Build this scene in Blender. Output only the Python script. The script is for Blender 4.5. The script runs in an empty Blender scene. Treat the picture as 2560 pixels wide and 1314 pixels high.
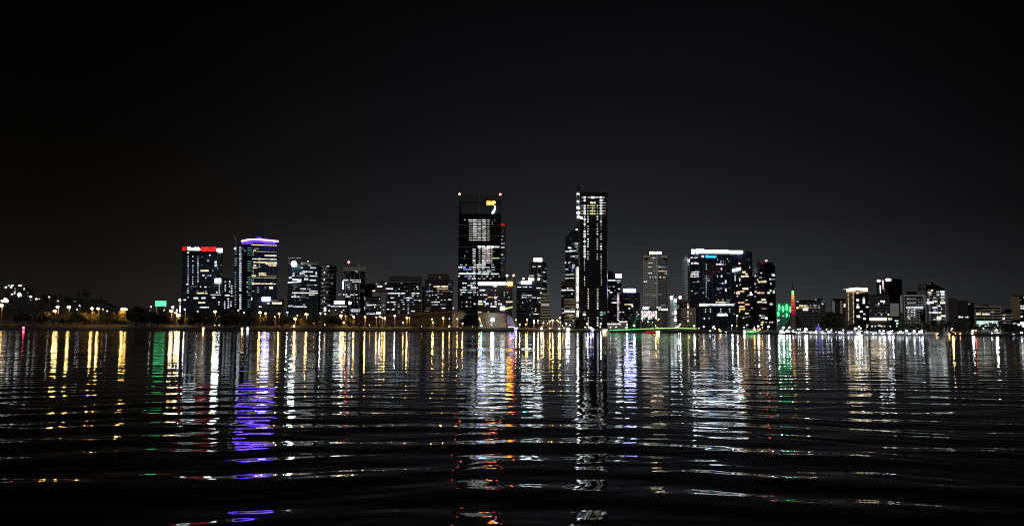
import bpy, math, random
import numpy as np
from mathutils import Vector, Matrix
random.seed(7)
C = bpy.context.scene.collection
SC = bpy.context.scene
# ------------------------------------------------------------------ camera model
F, CX, CY, H = 2060.0, 1280.0, 657.0, 3.0          # focal length in photo pixels, principal point, eye height
PITCH = math.atan((823.0 - CY) / F)
ROLL = 0.005
w_ = Vector((0, math.cos(PITCH), math.sin(PITCH)))
u0 = Vector((0, -math.sin(PITCH), math.cos(PITCH)))
r0 = Vector((1, 0, 0))
r_ = r0 * math.cos(ROLL) + u0 * math.sin(ROLL)
u_ = u0 * math.cos(ROLL) - r0 * math.sin(ROLL)
EYE = Vector((0, 0, H))
def ray(x, y): return w_ + r_ * ((x - CX) / F) - u_ * ((y - CY) / F)
def at(x, y, D):
    d = ray(x, y)
    return EYE + d * (D / d.y)
def hor(x): return 823.0 + (x - CX) * ROLL
def lerp(tab, x):
    if x <= tab[0][0]: return tab[0][1]
    for (a, va), (b, vb) in zip(tab, tab[1:]):
        if x <= b: return va + (vb - va) * (x - a) / (b - a)
    return tab[-1][1]
SHORE = [(-900, 820), (0, 905), (650, 915), (1110, 1030), (1500, 1040), (1780, 800), (2000, 660), (2500, 570), (3600, 520)]
LANDZ = [(-900, 5.6), (1250, 5.6), (1500, 4.2), (1800, 3.4), (3600, 3.0)]
def shore(x): return lerp(SHORE, x)
def landz(x): return lerp(LANDZ, x)
cam = bpy.data.cameras.new('camera'); co = bpy.data.objects.new('camera', cam); C.objects.link(co)
cam.sensor_width = 36; cam.lens = 36 * F / 2560; cam.clip_start = 0.1; cam.clip_end = 20000
m = Matrix((r_, u_, -w_)).transposed().to_4x4(); m.translation = EYE
co.matrix_world = m; SC.camera = co
# ------------------------------------------------------------------ materials
def newmat(name):
    m = bpy.data.materials.new(name); m.use_nodes = True
    nt = m.node_tree; nt.nodes.clear()
    return m, nt, nt.nodes.new('ShaderNodeOutputMaterial')
def N(nt, t, **k):
    n = nt.nodes.new(t)
    for a, b in k.items(): setattr(n, a, b)
    return n
def mathn(nt, op, a, b=None, c=None):
    n = N(nt, 'ShaderNodeMath', operation=op)
    for i, v in enumerate((a, b, c)):
        if v is None: continue
        if isinstance(v, (int, float)): n.inputs[i].default_value = v
        else: nt.links.new(v, n.inputs[i])
    return n.outputs[0]
def surf(name, col, rough=0.7, metal=0.0, var=0.25, scale=0.15, spec=0.5):
    m, nt, out = newmat(name)
    p = N(nt, 'ShaderNodeBsdfPrincipled')
    tc = N(nt, 'ShaderNodeNewGeometry'); no = N(nt, 'ShaderNodeTexNoise')
    no.inputs['Scale'].default_value = scale; no.inputs['Detail'].default_value = 5
    nt.links.new(tc.outputs['Position'], no.inputs['Vector'])
    oi = N(nt, 'ShaderNodeObjectInfo')
    f = mathn(nt, 'MULTIPLY_ADD', no.outputs['Fac'], 2 * var, 1 - var)
    f = mathn(nt, 'MULTIPLY', f, mathn(nt, 'MULTIPLY_ADD', oi.outputs['Random'], 0.3, 0.85))
    v = N(nt, 'ShaderNodeVectorMath', operation='SCALE'); v.inputs[0].default_value = col
    nt.links.new(f, v.inputs['Scale']); nt.links.new(v.outputs[0], p.inputs['Base Color'])
    p.inputs['Roughness'].default_value = rough; p.inputs['Metallic'].default_value = metal
    p.inputs['Specular IOR Level'].default_value = spec
    nt.links.new(p.outputs[0], out.inputs[0])
    return m
def emis(name, col, s, var=0.45, cell=3.4, sample=False, cut=0.0):
    """lit glazing or lamp: each pane (cell metres wide) glows a little differently"""
    m, nt, out = newmat(name)
    e = N(nt, 'ShaderNodeEmission'); e.inputs['Color'].default_value = (*col, 1)
    if var > 0:
        g = N(nt, 'ShaderNodeNewGeometry'); v = N(nt, 'ShaderNodeVectorMath', operation='SCALE')
        v.inputs['Scale'].default_value = 1.0 / cell
        nt.links.new(g.outputs['Position'], v.inputs[0])
        fl = N(nt, 'ShaderNodeVectorMath', operation='FLOOR'); nt.links.new(v.outputs[0], fl.inputs[0])
        wn = N(nt, 'ShaderNodeTexWhiteNoise', noise_dimensions='3D'); nt.links.new(fl.outputs[0], wn.inputs['Vector'])
        oi = N(nt, 'ShaderNodeObjectInfo')
        k = mathn(nt, 'MULTIPLY_ADD', wn.outputs['Value'], 2 * var, 1 - var)
        k = mathn(nt, 'MULTIPLY', k, mathn(nt, 'MULTIPLY_ADD', oi.outputs['Random'], var * 1.6, 1 - var * .8))
        k = mathn(nt, 'MULTIPLY', k, s)
        nt.links.new(k, e.inputs['Strength'])
    else: e.inputs['Strength'].default_value = s
    nt.links.new(e.outputs[0], out.inputs[0])
    m.cycles.emission_sampling = 'AUTO' if sample else 'NONE'
    return m
M = {}
M['glass'] = surf('dark_glass', (.007, .009, .012), .18, var=.4, scale=.05)
M['glassb'] = surf('blue_glass', (.010, .016, .026), .15, var=.4, scale=.05)
M['glasst'] = surf('teal_glass', (.010, .024, .028), .15, var=.4, scale=.05)
M['black'] = surf('black_cladding', (.004, .004, .0045), .35, var=.3)
M['dark'] = surf('dark_cladding', (.018, .0175, .0175), .6)
M['slab'] = surf('floor_edges', (.16, .165, .17), .6)
M['slabb'] = surf('bluish_floor_edges', (.10, .12, .15), .5)
M['grey'] = surf('grey_concrete', (.22, .22, .21), .8)
M['conc'] = surf('pale_concrete', (.64, .63, .59), .85)
M['cream'] = surf('cream_concrete', (.52, .46, .33), .85)
M['tan'] = surf('tan_render', (.24, .18, .10), .85)
M['brown'] = surf('brown_cladding', (.042, .032, .026), .7)
M['steel'] = surf('galvanised_steel', (.3, .3, .3), .45, .6)
M['pole'] = surf('painted_pole', (.10, .09, .075), .5)
M['white'] = surf('white_paint', (.7, .7, .7), .4)
M['frame'] = surf('crown_steel', (.012, .012, .013), .5)
M['leaf'] = surf('dark_foliage', (.016, .022, .008), .8, var=.5, scale=.4)
M['leaf_lamplit'] = surf('lamplit_foliage', (.17, .15, .065), .8, var=.5, scale=.4)  # paler copy of the leaves; lamp light is put into the colour
M['bark'] = surf('bark', (.12, .09, .06), .9)
M['hill'] = surf('hill_scrub', (.008, .0075, .005), .95, scale=.05)
M['lawn'] = surf('foreshore_lawn', (.055, .046, .018), .95, var=.4, scale=.25)
M['stone'] = surf('seawall_stone', (.022, .02, .018), .9, var=.5, scale=.8)
M['bank'] = surf('dark_bank_rocks', (.010, .009, .008), .95, var=.6, scale=.6)
M['road'] = surf('asphalt', (.05, .05, .05), .8)
M['path'] = surf('concrete_path', (.30, .26, .19), .85)
M['hull'] = surf('boat_hull', (.55, .55, .55), .35)
M['hulld'] = surf('dark_hull', (.02, .02, .03), .35)
M['tyre'] = surf('rubber', (.015, .015, .015), .9)
M['copper'] = surf('copper_sails', (.10, .05, .03), .5, .3)
M['pavil'] = surf('ribbed_metal', (.24, .24, .23), .55)
M['hillroof'] = surf('hill_roofs', (.035, .028, .022), .9)
E = {}
def ecol(k, *a, **b): E[k] = emis(*a, **b)
ecol('w', 'lit_cool_white', (.84, .93, 1), 1.1, var=.55)
ecol('n', 'lit_neutral', (1, .95, .86), 1.05, var=.55)
ecol('y', 'lit_warm', (1, .80, .50), 1.2)
ecol('a', 'lit_amber', (1, .56, .24), 1.05)
ecol('b', 'lit_blue', (.32, .40, 1), 1.2)
ecol('p', 'lit_pinkish', (1, .80, .96), 1.2)
ecol('d', 'lit_dim', (.82, .92, .95), .24)
ecol('e', 'lit_dim_warm', (1, .84, .55), .24)
ecol('g', 'lit_greenish', (.62, 1, .74), .6)
ecol('t', 'lit_teal', (.42, .95, .90), .32)
ecol('l', 'lit_lime', (.86, 1, .34), 1.0)
ecol('W', 'very_lit_white', (.86, .95, 1), 3.2, var=.25, sample=True)
ecol('Z', 'bright_white', (.84, .95, 1), 9, var=.2, sample=True)
ecol('Y', 'bright_warm', (1, .84, .56), 4.5, var=.25, sample=True)
ecol('K', 'bright_bluewhite', (.42, .44, 1), 26, var=.15, sample=True)
ecol('V', 'violet_strip', (.13, .045, 1), 42, var=.1, sample=True)
ecol('v', 'violet_dim', (.17, .06, 1), 1.3, var=.2, sample=True)
ecol('m', 'mint_panel', (.11, 1, .34), 1.9, var=.12, sample=True)
ecol('G', 'green_strip', (.10, 1, .25), .9, var=.3, sample=True)
ecol('H', 'lime_strip', (.50, 1, .26), 1.0, var=.3, sample=True)
ecol('r', 'red_panel', (1, .03, .03), .8, var=.3, sample=True)
ecol('R', 'red_beacon', (1, .11, .09), 26, var=0, sample=True)
ecol('o', 'orange_panel', (1, .30, .02), 30, var=.1, sample=True)
ecol('O', 'yellow_letters', (1, .25, .02), 20, var=0, sample=True)
ecol('c', 'cyan_letters', (.02, .30, 1), 7, var=0, sample=True)
ecol('S', 'sodium_lamp', (1, .55, .14), 40, var=0, sample=True)
ecol('s', 'sodium_lamp_small', (1, .58, .18), 15, var=0, sample=True)
ecol('i', 'boat_lamp', (.86, .95, 1), 3, var=0, sample=True)
ecol('L', 'white_lamp', (.93, .95, 1), 12, var=0, sample=True)
ecol('Q', 'floodlight', (.84, .95, 1), 55, var=0, sample=True)
ecol('X', 'violet_white_lamp', (.62, .58, 1), 14, var=0, sample=True)
ecol('T', 'teal_lamp', (.25, 1, .60), 18, var=0, sample=True)
ecol('x', 'violet_lights', (.32, .22, 1), 2.6, var=.3, sample=True)
# ------------------------------------------------------------------ mesh builder
class MB:
    def __init__(s): s.v = []; s.f = []
    def quad(s, *p):
        n = len(s.v); s.v += [tuple(q) for q in p]; s.f.append(tuple(range(n, n + len(p))))
    def prism(s, poly, z0, z1):
        n = len(s.v); k = len(poly)
        z1s = z1 if isinstance(z1, (list, tuple)) else [z1] * k
        s.v += [(x, y, z0) for x, y in poly] + [(x, y, z) for (x, y), z in zip(poly, z1s)]
        s.f += [(n + i, n + (i + 1) % k, n + k + (i + 1) % k, n + k + i) for i in range(k)]
        s.f += [tuple(n + k + i for i in range(k)), tuple(n + i for i in reversed(range(k)))]
    def box(s, c, d, ang=0.0):
        ca, sa = math.cos(ang), math.sin(ang); hx, hy = d[0] / 2, d[1] / 2
        s.prism([(c[0] + x * ca - y * sa, c[1] + x * sa + y * ca) for x, y in ((-hx, -hy), (hx, -hy), (hx, hy), (-hx, hy))], c[2] - d[2] / 2, c[2] + d[2] / 2)
    def tube(s, pts, rad, k=6):
        pts = [Vector(p) for p in pts]
        rads = rad if isinstance(rad, (list, tuple)) else [rad] * len(pts)
        n = len(s.v)
        for i, p in enumerate(pts):
            t = (pts[min(i + 1, len(pts) - 1)] - pts[max(i - 1, 0)]).normalized()
            a = t.cross(Vector((0, 0, 1)) if abs(t.z) < .9 else Vector((1, 0, 0))).normalized(); b = t.cross(a)
            for j in range(k):
                q = p + (a * math.cos(j * 2 * math.pi / k) + b * math.sin(j * 2 * math.pi / k)) * rads[i]
                s.v.append(tuple(q))
        for i in range(len(pts) - 1):
            for j in range(k):
                a0 = n + i * k + j; a1 = n + i * k + (j + 1) % k
                s.f.append((a0, a1, a1 + k, a0 + k))
        s.f.append(tuple(n + j for j in reversed(range(k)))); e = n + (len(pts) - 1) * k
        s.f.append(tuple(e + j for j in range(k)))
    def ball(s, c, r, seg=8, ring=5):
        rx, ry, rz = (r, r, r) if isinstance(r, (int, float)) else r
        n = len(s.v); s.v.append((c[0], c[1], c[2] + rz))
        for i in range(1, ring):
            a = math.pi * i / ring
            for j in range(seg):
                b = 2 * math.pi * j / seg
                s.v.append((c[0] + rx * math.sin(a) * math.cos(b), c[1] + ry * math.sin(a) * math.sin(b), c[2] + rz * math.cos(a)))
        s.v.append((c[0], c[1], c[2] - rz)); l = len(s.v) - 1
        for j in range(seg):
            s.f.append((n, n + 1 + j, n + 1 + (j + 1) % seg))
            s.f.append((l, n + 1 + (ring - 2) * seg + (j + 1) % seg, n + 1 + (ring - 2) * seg + j))
            for i in range(ring - 2):
                a0 = n + 1 + i * seg + j; a1 = n + 1 + i * seg + (j + 1) % seg
                s.f.append((a0, a0 + seg, a1 + seg, a1))
    def mesh(s, name, mat, off=(0, 0, 0)):
        me = bpy.data.meshes.new(name)
        me.from_pydata([(x - off[0], y - off[1], z - off[2]) for x, y, z in s.v], [], s.f)
        me.materials.append(mat); me.update()
        return me
    def build(s, name, mat, parent=None, off=None):
        """vertices are world positions (relative to the parent's base when it has one)"""
        if off is None: off = tuple(base_of(parent))
        o = bpy.data.objects.new(name, s.mesh(name, mat, off)); C.objects.link(o)
        if parent: o.parent = parent
        return o
def base_of(p):
    v = Vector((0, 0, 0))
    while p is not None: v += p.location; p = p.parent
    return v
def place(name, me, parent, loc, rot=0.0, scale=(1, 1, 1)):
    o = bpy.data.objects.new(name, me); C.objects.link(o); o.parent = parent
    o.location = Vector(loc) - base_of(parent); o.rotation_euler = (0, 0, rot); o.scale = scale
    return o
def tag(o, label, cat, group=None, kind=None):
    if label: o['label'] = label
    if cat: o['category'] = cat
    if group: o['group'] = group
    if kind: o['kind'] = kind
    return o
def thing(name, loc, label, cat, group=None):
    o = bpy.data.objects.new(name, None); C.objects.link(o); o.location = loc
    o.empty_display_size = 1
    return tag(o, label, cat, group)
UNIT = {}
def unit_box(mat):
    if mat.name not in UNIT:
        b = MB(); b.box((0, 0, 0), (1, 1, 1)); UNIT[mat.name] = b.mesh('window', mat)
    return UNIT[mat.name]
def unit_ball(mat):
    k = 'ball' + mat.name
    if k not in UNIT:
        b = MB(); b.ball((0, 0, 0), .5, 10, 6); UNIT[k] = b.mesh('lamp_globe', mat)
    return UNIT[k]
def text_mesh(s, mat, bold=.02):
    cu = bpy.data.curves.new('t', 'FONT'); cu.body = s; cu.size = 1; cu.extrude = .08; cu.offset = bold
    cu.align_x = 'CENTER'; cu.align_y = 'CENTER'
    o = bpy.data.objects.new('t', cu); C.objects.link(o)
    dg = bpy.context.evaluated_depsgraph_get(); dg.update()
    me = bpy.data.meshes.new_from_object(o.evaluated_get(dg)); me.name = 'lettering'
    bpy.data.objects.remove(o); bpy.data.curves.remove(cu)
    me.materials.clear(); me.materials.append(mat)
    for p in me.polygons: p.material_index = 0
    xs = [v.co.x for v in me.vertices]; ys = [v.co.y for v in me.vertices]
    w, h = max(xs) - min(xs), max(ys) - min(ys); cx, cy = (max(xs) + min(xs)) / 2, (max(ys) + min(ys)) / 2
    for v in me.vertices: v.co = ((v.co.x - cx) / w, -v.co.z, (v.co.y - cy) / h)   # unit wide, unit high, standing up
    return me
# ------------------------------------------------------------------ buildings
FR = dict(B=(380, 570, 4.868), C=(690, 620, 5.971), D=(890, 650, 6.914), E1=(1130, 530, 8.76), E2=(1130, 670, 7.73),
          F1=(1400, 560, 9.386), F2=(1270, 630, 6.259), F3=(1390, 690, 8.212), T=(1400, 450, 8.757), G=(1500, 600, 5.258),
          H=(1680, 600, 5.257), I=(1900, 670, 7.3), J=(2080, 670, 7.3), K=(2280, 680, 7.729), L=(0, 690, 8.2125), P=(0, 0, 1))
class Bld:
    def __init__(s, name, label, cat, corners, ytop, mat, depth=32, z0=None, roofz=None, top=None):
        xs = [c[0] for c in corners]; xm = sum(xs) / len(xs); s.xm = xm
        s.z0 = landz(xm) - .3 if z0 is None else z0
        s.P = []
        for px, D in corners:
            p = at(px, (ytop + 800) / 2, D); s.P.append((p.x, p.y))
        s.D = min(c[1] for c in corners)
        s.ytop = ytop
        s.z1 = at(xm, ytop, s.D).z
        s.depth = depth
        cx = sum(p[0] for p in s.P) / len(s.P)
        s.root = thing(name, (cx, s.D + depth / 2, s.z0), label, cat)
        bk = s.D + depth
        sc = []
        for p, inw in ((s.P[-1], -1.0), (s.P[0], 1.0)):       # the back stands a little inside the silhouette of the front
            yb = max(bk, p[1] + 12); sc.append((p[0] * yb / p[1] + inw, yb))
        b = MB()
        if top is None: b.prism(s.P + sc, s.z0, s.z1)
        else:
            zt = [at(c[0], y, c[1]).z for c, y in zip(corners, top)]
            s.z1 = max(zt)
            b.prism(s.P + sc, s.z0, zt + [zt[-1], zt[0]])
        s.body = b.build('wall', mat, s.root)
        s.wins = []
    def hit(s, x, y):
        d = ray(x, y); best = None
        for i, ((ax, ay), (bx, by)) in enumerate(zip(s.P, s.P[1:])):
            ex, ey = bx - ax, by - ay
            det = d.x * (-ey) + ex * d.y
            if abs(det) < 1e-9: continue
            t = (ax * (-ey) + ex * ay) / det
            u = (d.x * ay - d.y * ax) / det
            over = max(0, -u, u - 1) * math.hypot(ex, ey)
            if t > 0 and (best is None or over < best[0] - 1e-6 or (over < best[0] + 1e-6 and t < best[1])):
                best = (over, t, i, math.atan2(ey, ex), math.hypot(ex, ey))
        over, t, i, ang, L = best
        return EYE + d * t, ang, t
    def win(s, fr, txt, dep=.35, k=.84):
        ox, oy, sc = FR[fr]
        for it in txt.split(';'):
            it = it.split()
            if not it: continue
            if it[0] == 'c':       # column: zx y0 y1 step w h col [prob]
                zx, a, b, st, ww, hh = map(float, it[1:7]); pr = float(it[8]) if len(it) > 8 else 1
                y = a
                while y <= b:
                    if random.random() < pr: s.wins.append((ox + zx / sc, oy + y / sc, ww / sc * .9, hh / sc * k * .85, it[7]))
                    y += st
                continue
            zx, zy, ww, hh = map(float, it[:4])
            s.wins.append((ox + zx / sc, oy + zy / sc, ww / sc * (.94 if ww > 60 else .88), hh / sc * k, it[4]))
        return s
    def dots(s, x0, x1, y0, y1, n, cols='wwnnyd', wmin=1.2, wmax=3.4, h=1.7, step=2.4, seed=1):
        """a scatter of lit rooms, snapped to the floors"""
        r = random.Random(seed); seen = set()
        for _ in range(n):
            y = y0 + step * int(r.random() * max(1, (y1 - y0) / step)); x = x0 + 3 * int(r.random() * max(1, (x1 - x0) / 3))
            if (x, y) in seen: continue
            seen.add((x, y)); s.wins.append((x, y, r.uniform(wmin, wmax), h, r.choice(cols)))
        return s
    def flush(s, name='window'):
        ws = sorted(s.wins, key=lambda q: -q[2] * q[3]); s.wins = []
        rest = {}
        for i, (x, y, ww, hh, c) in enumerate(ws):
            p, ang, t = s.hit(x, y)
            k = t / F; ca = max(.25, abs(math.cos(ang + math.atan2(x - CX, F))))
            sx = ww * k / ca; sz = hh * k
            n = Vector((math.sin(ang), -math.cos(ang), 0)); q = p + n * .05
            if i < 98:
                place(name, unit_box(E[c]), s.root, q, ang, (sx, .5, sz))
            else:
                rest.setdefault(c, MB()).box(q, (sx, .5, sz), ang)
        if rest:
            b = MB()
            for c, r in rest.items():
                n = len(b.v); b.v += r.v; b.f += [tuple(i + n for i in f) for f in r.f]
            o = b.build('small_lit_windows', E['n'], s.root); o['kind'] = 'stuff'
        return s
    def bands(s, step, mat, h=.9, z0=None, z1=None, out=.25, name='facade_trim', segs=None):
        b = MB(); z = (s.z0 + 4 if z0 is None else z0); zt = (s.z1 - 1 if z1 is None else z1)
        while z < zt:
            for i, ((ax, ay), (bx, by)) in enumerate(zip(s.P, s.P[1:])):
                if segs and i not in segs: continue
                L = math.hypot(bx - ax, by - ay); a = math.atan2(by - ay, bx - ax)
                n = (math.sin(a), -math.cos(a))
                b.box(((ax + bx) / 2 + n[0] * out * .5, (ay + by) / 2 + n[1] * out * .5, z), (L + .02 * i, out, h), a)
            z += step
        b.build(name, mat, s.root); return s
    def fins(s, step, mat, w=.5, out=.5, z0=None, z1=None, name='mullions', segs=None):
        b = MB(); za = s.z0 + 2 if z0 is None else z0; zb = s.z1 if z1 is None else z1
        for i, ((ax, ay), (bx, by)) in enumerate(zip(s.P, s.P[1:])):
            if segs and i not in segs: continue
            L = math.hypot(bx - ax, by - ay); a = math.atan2(by - ay, bx - ax); n = (math.sin(a), -math.cos(a))
            k = max(1, round(L / step))
            for j in range(k + 1):
                u = j / k
                b.box((ax + (bx - ax) * u + n[0] * out * .5, ay + (by - ay) * u + n[1] * out * .5, (za + zb) / 2), (w, out, zb - za), a)
        b.build(name, mat, s.root); return s
    def box(s, name, x0, x1, y0, y1, mat, depth=None, fwd=0.0, lab=None, parent=None):
        """a block on or above the front, given by its outline and depth"""
        D = s.D - fwd; dp = s.depth * .6 if depth is None else depth
        a, b_ = at(x0, y1, D), at(x1, y0, D)
        k = (D + dp) / D; sh = 0 if dp < 3 else (b_.x - a.x) * .02
        b = MB(); b.prism([(a.x, D), (b_.x, D), (b_.x * k - sh, D + dp), (a.x * k + sh, D + dp)], a.z, b_.z)
        o = b.build(name, mat, parent or s.root)
        if lab: o['label'] = lab
        return o
    def sign(s, txt, x, y, w, h, mat, board=None, fwd=.6, D=None):
        p, ang, t = s.hit(x, y)
        if D: p, ang, t = at(x, y, D), 0.0, D
        n = Vector((math.sin(ang), -math.cos(ang), 0)); k = t / F
        me = text_mesh(txt, mat)
        bd = MB(); bd.box((p + n * .25), (w * k * 1.12, .4, h * k * 1.25), ang)
        bo = bd.build('sign', board or M['black'], s.root)
        o = bpy.data.objects.new('lettering', me); C.objects.link(o); o.parent = bo
        o.location = p + n * (.25 + fwd) - base_of(bo); o.rotation_euler = (0, 0, ang); o.scale = (w * k, 1.5, h * k)
        return bo
    def beacon(s, x, ymast, ytop, D=None, mat='R', r=1.0, name='aircraft_beacon'):
        D = D or s.D + 4
        a, b_ = at(x, ymast, D), at(x, ytop, D)
        b = MB(); b.tube([a - Vector((0, 0, .5)), b_], [.35, .2]); mo = b.build('mast', M['frame'], s.root)
        place(name, unit_ball(E[mat]), mo, b_ + Vector((0, 0, r * .6)), 0, (2 * r,) * 3)
        return s
# ------------------------------------------------------------------ the towers, left to right
# 1 red crown
b = Bld('office_tower', 'dark office tower with a red lit crown and white rooftop lettering', 'office tower', [(454, 1452), (541, 1440), (555, 1470)], 628, M['glassb'])
b.win('B', 'c 440 345 860 27.5 12 12 w .8;c 497 345 690 27.5 12 12 w .75;c 560 345 660 27.5 13 13 w .95;440 300 18 18 w;705 330 18 14 p;685 395 30 30 d;775 415 30 36 w;778 455 30 34 w;640 518 95 22 y;740 518 14 26 d;627 574 26 20 w;683 578 14 14 w;712 578 16 16 b;655 605 14 14 w;430 682 26 18 w;500 708 100 8 d;592 712 14 14 w;652 716 26 18 w;697 716 12 12 d;590 790 90 18 y;662 792 28 18 w;535 850 60 20 w;627 850 50 20 w;605 905 80 20 y;638 962 110 14 w;398 872 30 18 w;397 985 24 16 w;430 765 10 10 w;482 732 10 10 d;390 792 10 10 d;550 765 12 12 w;655 768 20 12 w;840 450 12 20 d;838 560 12 20 d;800 490 14 12 d;612 350 12 10 d;610 450 14 10 d')
b.bands(4, M['slabb'], h=.6)
b.flush()
b.box('crown', 453.5, 541, 616, 628, M['black'], 30)
for x0, x1, y0, y1, k in ((455, 468.5, 616.5, 627, 'r'), (501.5, 541, 617, 628, 'r')):
    o = b.box('crown_light', x0, x1, y0, y1, E[k], .8, 1.0); o['label'] = 'red lit crown panel'
b.box('sign_board', 468.5, 501, 616, 627, M['dark'], .8, .6)
b.sign('Woodside', 484.5, 621.5, 32, 8.5, E['Z'], M['dark'], fwd=.3, D=1439.2)
o = b.box('crown_light', 542, 556, 621, 629.5, E['Z'], 8, -2); o['label'] = 'white lit corner panel of the crown'
# 2, 3 lower neighbours
b = Bld('office_block', 'low dark office block with a glaring white rooftop sign, beside the red-crowned tower', 'office block', [(524, 1392), (554, 1388)], 704, M['black'], 26)
b.win('B', 'c 820 680 800 26 14 14 w;775 810 130 10 w;735 815 30 10 w;750 845 40 14 w;790 780 16 14 w;815 900 14 14 w;815 928 14 14 w').bands(4, M['slab'], h=.5).flush()
o = b.box('sign', 536.5, 552, 696.5, 705, E['Q'], 1.2, .8); o['label'] = 'glaring white rooftop sign'
b = Bld('apartment_tower', 'slim dark apartment tower with slanting columns of lit windows', 'apartment tower', [(555, 1470), (586, 1462)], 695, M['black'], 28)
b.win('B', 'c 893 650 780 22 16 14 w .9;c 945 650 775 30 16 16 w .7;c 970 680 800 22 18 12 w .8;915 817 60 14 w;975 825 30 10 w;c 885 895 990 26 16 16 w;c 930 860 970 26 18 16 w;c 962 895 960 24 16 12 w;860 780 12 12 d').bands(4, M['slab'], h=.5).flush()
# 4 violet crown
b = Bld('office_tower', 'tall office tower with a violet lit arched crown and bright office floors', 'office tower',
        [(585, 1432), (606, 1422), (610, 1446), (625, 1446), (629, 1418), (694, 1428)], 609, M['glassb'], 46, top=[614, 613, 612, 611, 606, 608])
b.win('B', 'c 1075 235 1000 27.5 26 17 w .95;c 1020 230 470 27.5 26 14 d .8;c 1015 540 960 27.5 20 14 d .9;c 1182 240 970 27.5 40 10 t .6;c 1160 440 970 55 14 14 w .5;1010 250 22 30 w;1110 250 16 16 e;1130 275 14 14 w;'
      '1365 207 320 11 y;1275 250 60 12 e;1250 275 34 18 n;1385 287 260 9 e;1445 335 150 15 y;1370 377 300 12 n;1375 417 290 16 y;1450 437 140 12 y;1465 455 100 11 y;1250 452 40 20 n;1255 482 60 18 y;1345 550 90 13 y;1345 569 95 15 y;1240 578 60 16 y;1440 583 160 10 e;1365 603 300 10 e;1362 676 300 13 y;1450 725 50 34 y;'
      'c 1232 300 820 27.5 14 9 d .6;c 1308 310 780 27.5 14 10 w .55;c 1380 640 830 27.5 30 7 b .35;c 1290 640 830 27.5 30 7 b .35;c 1450 640 830 27.5 30 7 b .35;1212 640 14 40 d;1212 860 16 40 w').bands(3.95, M['slabb'], h=.5, segs=(1, 4)).fins(7, M['slabb'], .4, .4, segs=(4,)).flush()
arc = MB(); D = 1420
pts = [at(x, y, D) for x, y in ((603.5, 602.8), (612, 600.6), (622, 598.8), (632, 598.3), (648, 598.6), (664, 599.8), (680, 601.3), (695.5, 603.2))]
arc.tube(pts, 1.35, 6); o = arc.build('crown_light', E['V'], b.root); o['label'] = 'violet lit arched roof edge'
fr = MB()
for p, q in zip(pts, pts[1:]): fr.quad(p + Vector((0, 30, 0)), q + Vector((0, 30, 0)), q + Vector((0, 1.6, 0)), p + Vector((0, 1.6, 0)))
for p in pts[::1]: fr.tube([p + Vector((0, 4, 0)), Vector((p.x, p.y + 4, at(650, 612, D).z))], .5, 4)
fr.build('roof', M['dark'], b.root)
dm = MB()
for x in range(608, 692, 7): dm.box(at(x, 606, 1423), (4.2, 1.0, 4.5))
o = dm.build('crown_glazing', E['v'], b.root); o['label'] = 'faint violet glazed crown storey'
sp = MB(); sp.ball(at(651, 595, 1445), (7, 7, 4), 10, 6); sp.tube([at(651, 595, 1445), at(651, 577, 1445)], [.7, .15]); sp.build('spire', M['frame'], b.root)
o = MB(); o.ball(at(648, 594, 1438), (5, 3, 1.6), 8, 5); o = o.build('dome_light', E['v'], b.root)
cr = thing('roof_crane', at(590, 613, 1440), 'faint luffing crane on the western slab of the violet-crowned tower', 'crane')
k = MB(); k.tube([at(591, 613, 1440), at(591, 601, 1440)], [.9, .7], 4); k.build('mast', M['steel'], cr)
k = MB(); k.tube([at(592, 606, 1440), at(588, 593, 1440), at(583.5, 588, 1440)], [.6, .45, .3], 4); k.build('jib', M['steel'], cr)
k = MB(); k.box(at(593.5, 606, 1440), (2.6, 2, 2)); k.build('counterweight', M['dark'], cr)
# 5
b = Bld('office_block', 'low block with a blue-white sign below the violet-crowned tower', 'office block', [(639, 1332), (711, 1330)], 747, M['dark'], 30)
b.win('B', '1520 912 120 26 y;1415 915 30 16 w;1510 880 60 8 d;1460 885 30 8 d;1310 955 16 18 w;1330 955 12 10 w').bands(4, M['slabb'], h=.6).flush()
b.box('plant_room', 646, 676, 741, 747.5, M['dark'], 14, -6)
o = b.box('sign', 655, 675, 742, 751, E['K'], 1.2, 1.0); o['label'] = 'blue-white sign'
# 6
b = Bld('office_tower', 'office tower with wide bright office floors under a roof floodlight', 'office tower', [(719, 1425), (738, 1402), (795, 1412)], 661, M['glasst'], 36)
b.win('C', '500 255 50 16 y;385 293 38 20 w;555 293 90 20 w;470 352 170 18 w;395 380 80 22 w;265 380 26 18 w;258 413 38 20 w;355 413 100 14 d;450 413 50 20 w;560 415 115 18 w;215 440 42 26 w;310 470 140 24 w;450 462 60 34 w;550 478 95 18 w;275 505 200 22 w;590 550 50 10 y;400 607 90 18 w;490 610 60 10 w;400 640 60 9 e;560 640 130 12 n;435 668 390 15 n;280 695 24 14 w;405 697 60 12 d;535 698 90 12 w;290 725 130 20 n;405 730 80 12 d;415 840 30 16 w;215 862 62 22 w;355 872 210 14 w;440 875 40 20 w;600 380 24 16 w;320 545 100 8 d;500 548 120 8 d;300 575 60 8 d;480 575 30 10 d;470 740 50 10 d;360 770 24 10 b;285 775 18 12 d;600 360 16 14 w').bands(3.9, M['slab'], h=.5).fins(9, M['slab'], .4, .5, z1=at(760, 745, 1402).z, segs=(1,)).flush()
b.box('parapet', 752, 795.5, 655.5, 661.5, M['grey'], 30, 0)
b.beacon(770, 656, 653.5, mat='Z', r=.5)
lp = MB(); lp.tube([at(731, 661, 1404), at(731, 656, 1402)], .4); hd = lp.build('floodlight_mast', M['frame'], b.root)
place('floodlight', unit_ball(E['Q']), hd, at(735, 659, 1398), 0, (9.5, 3, 9.5))
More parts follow.
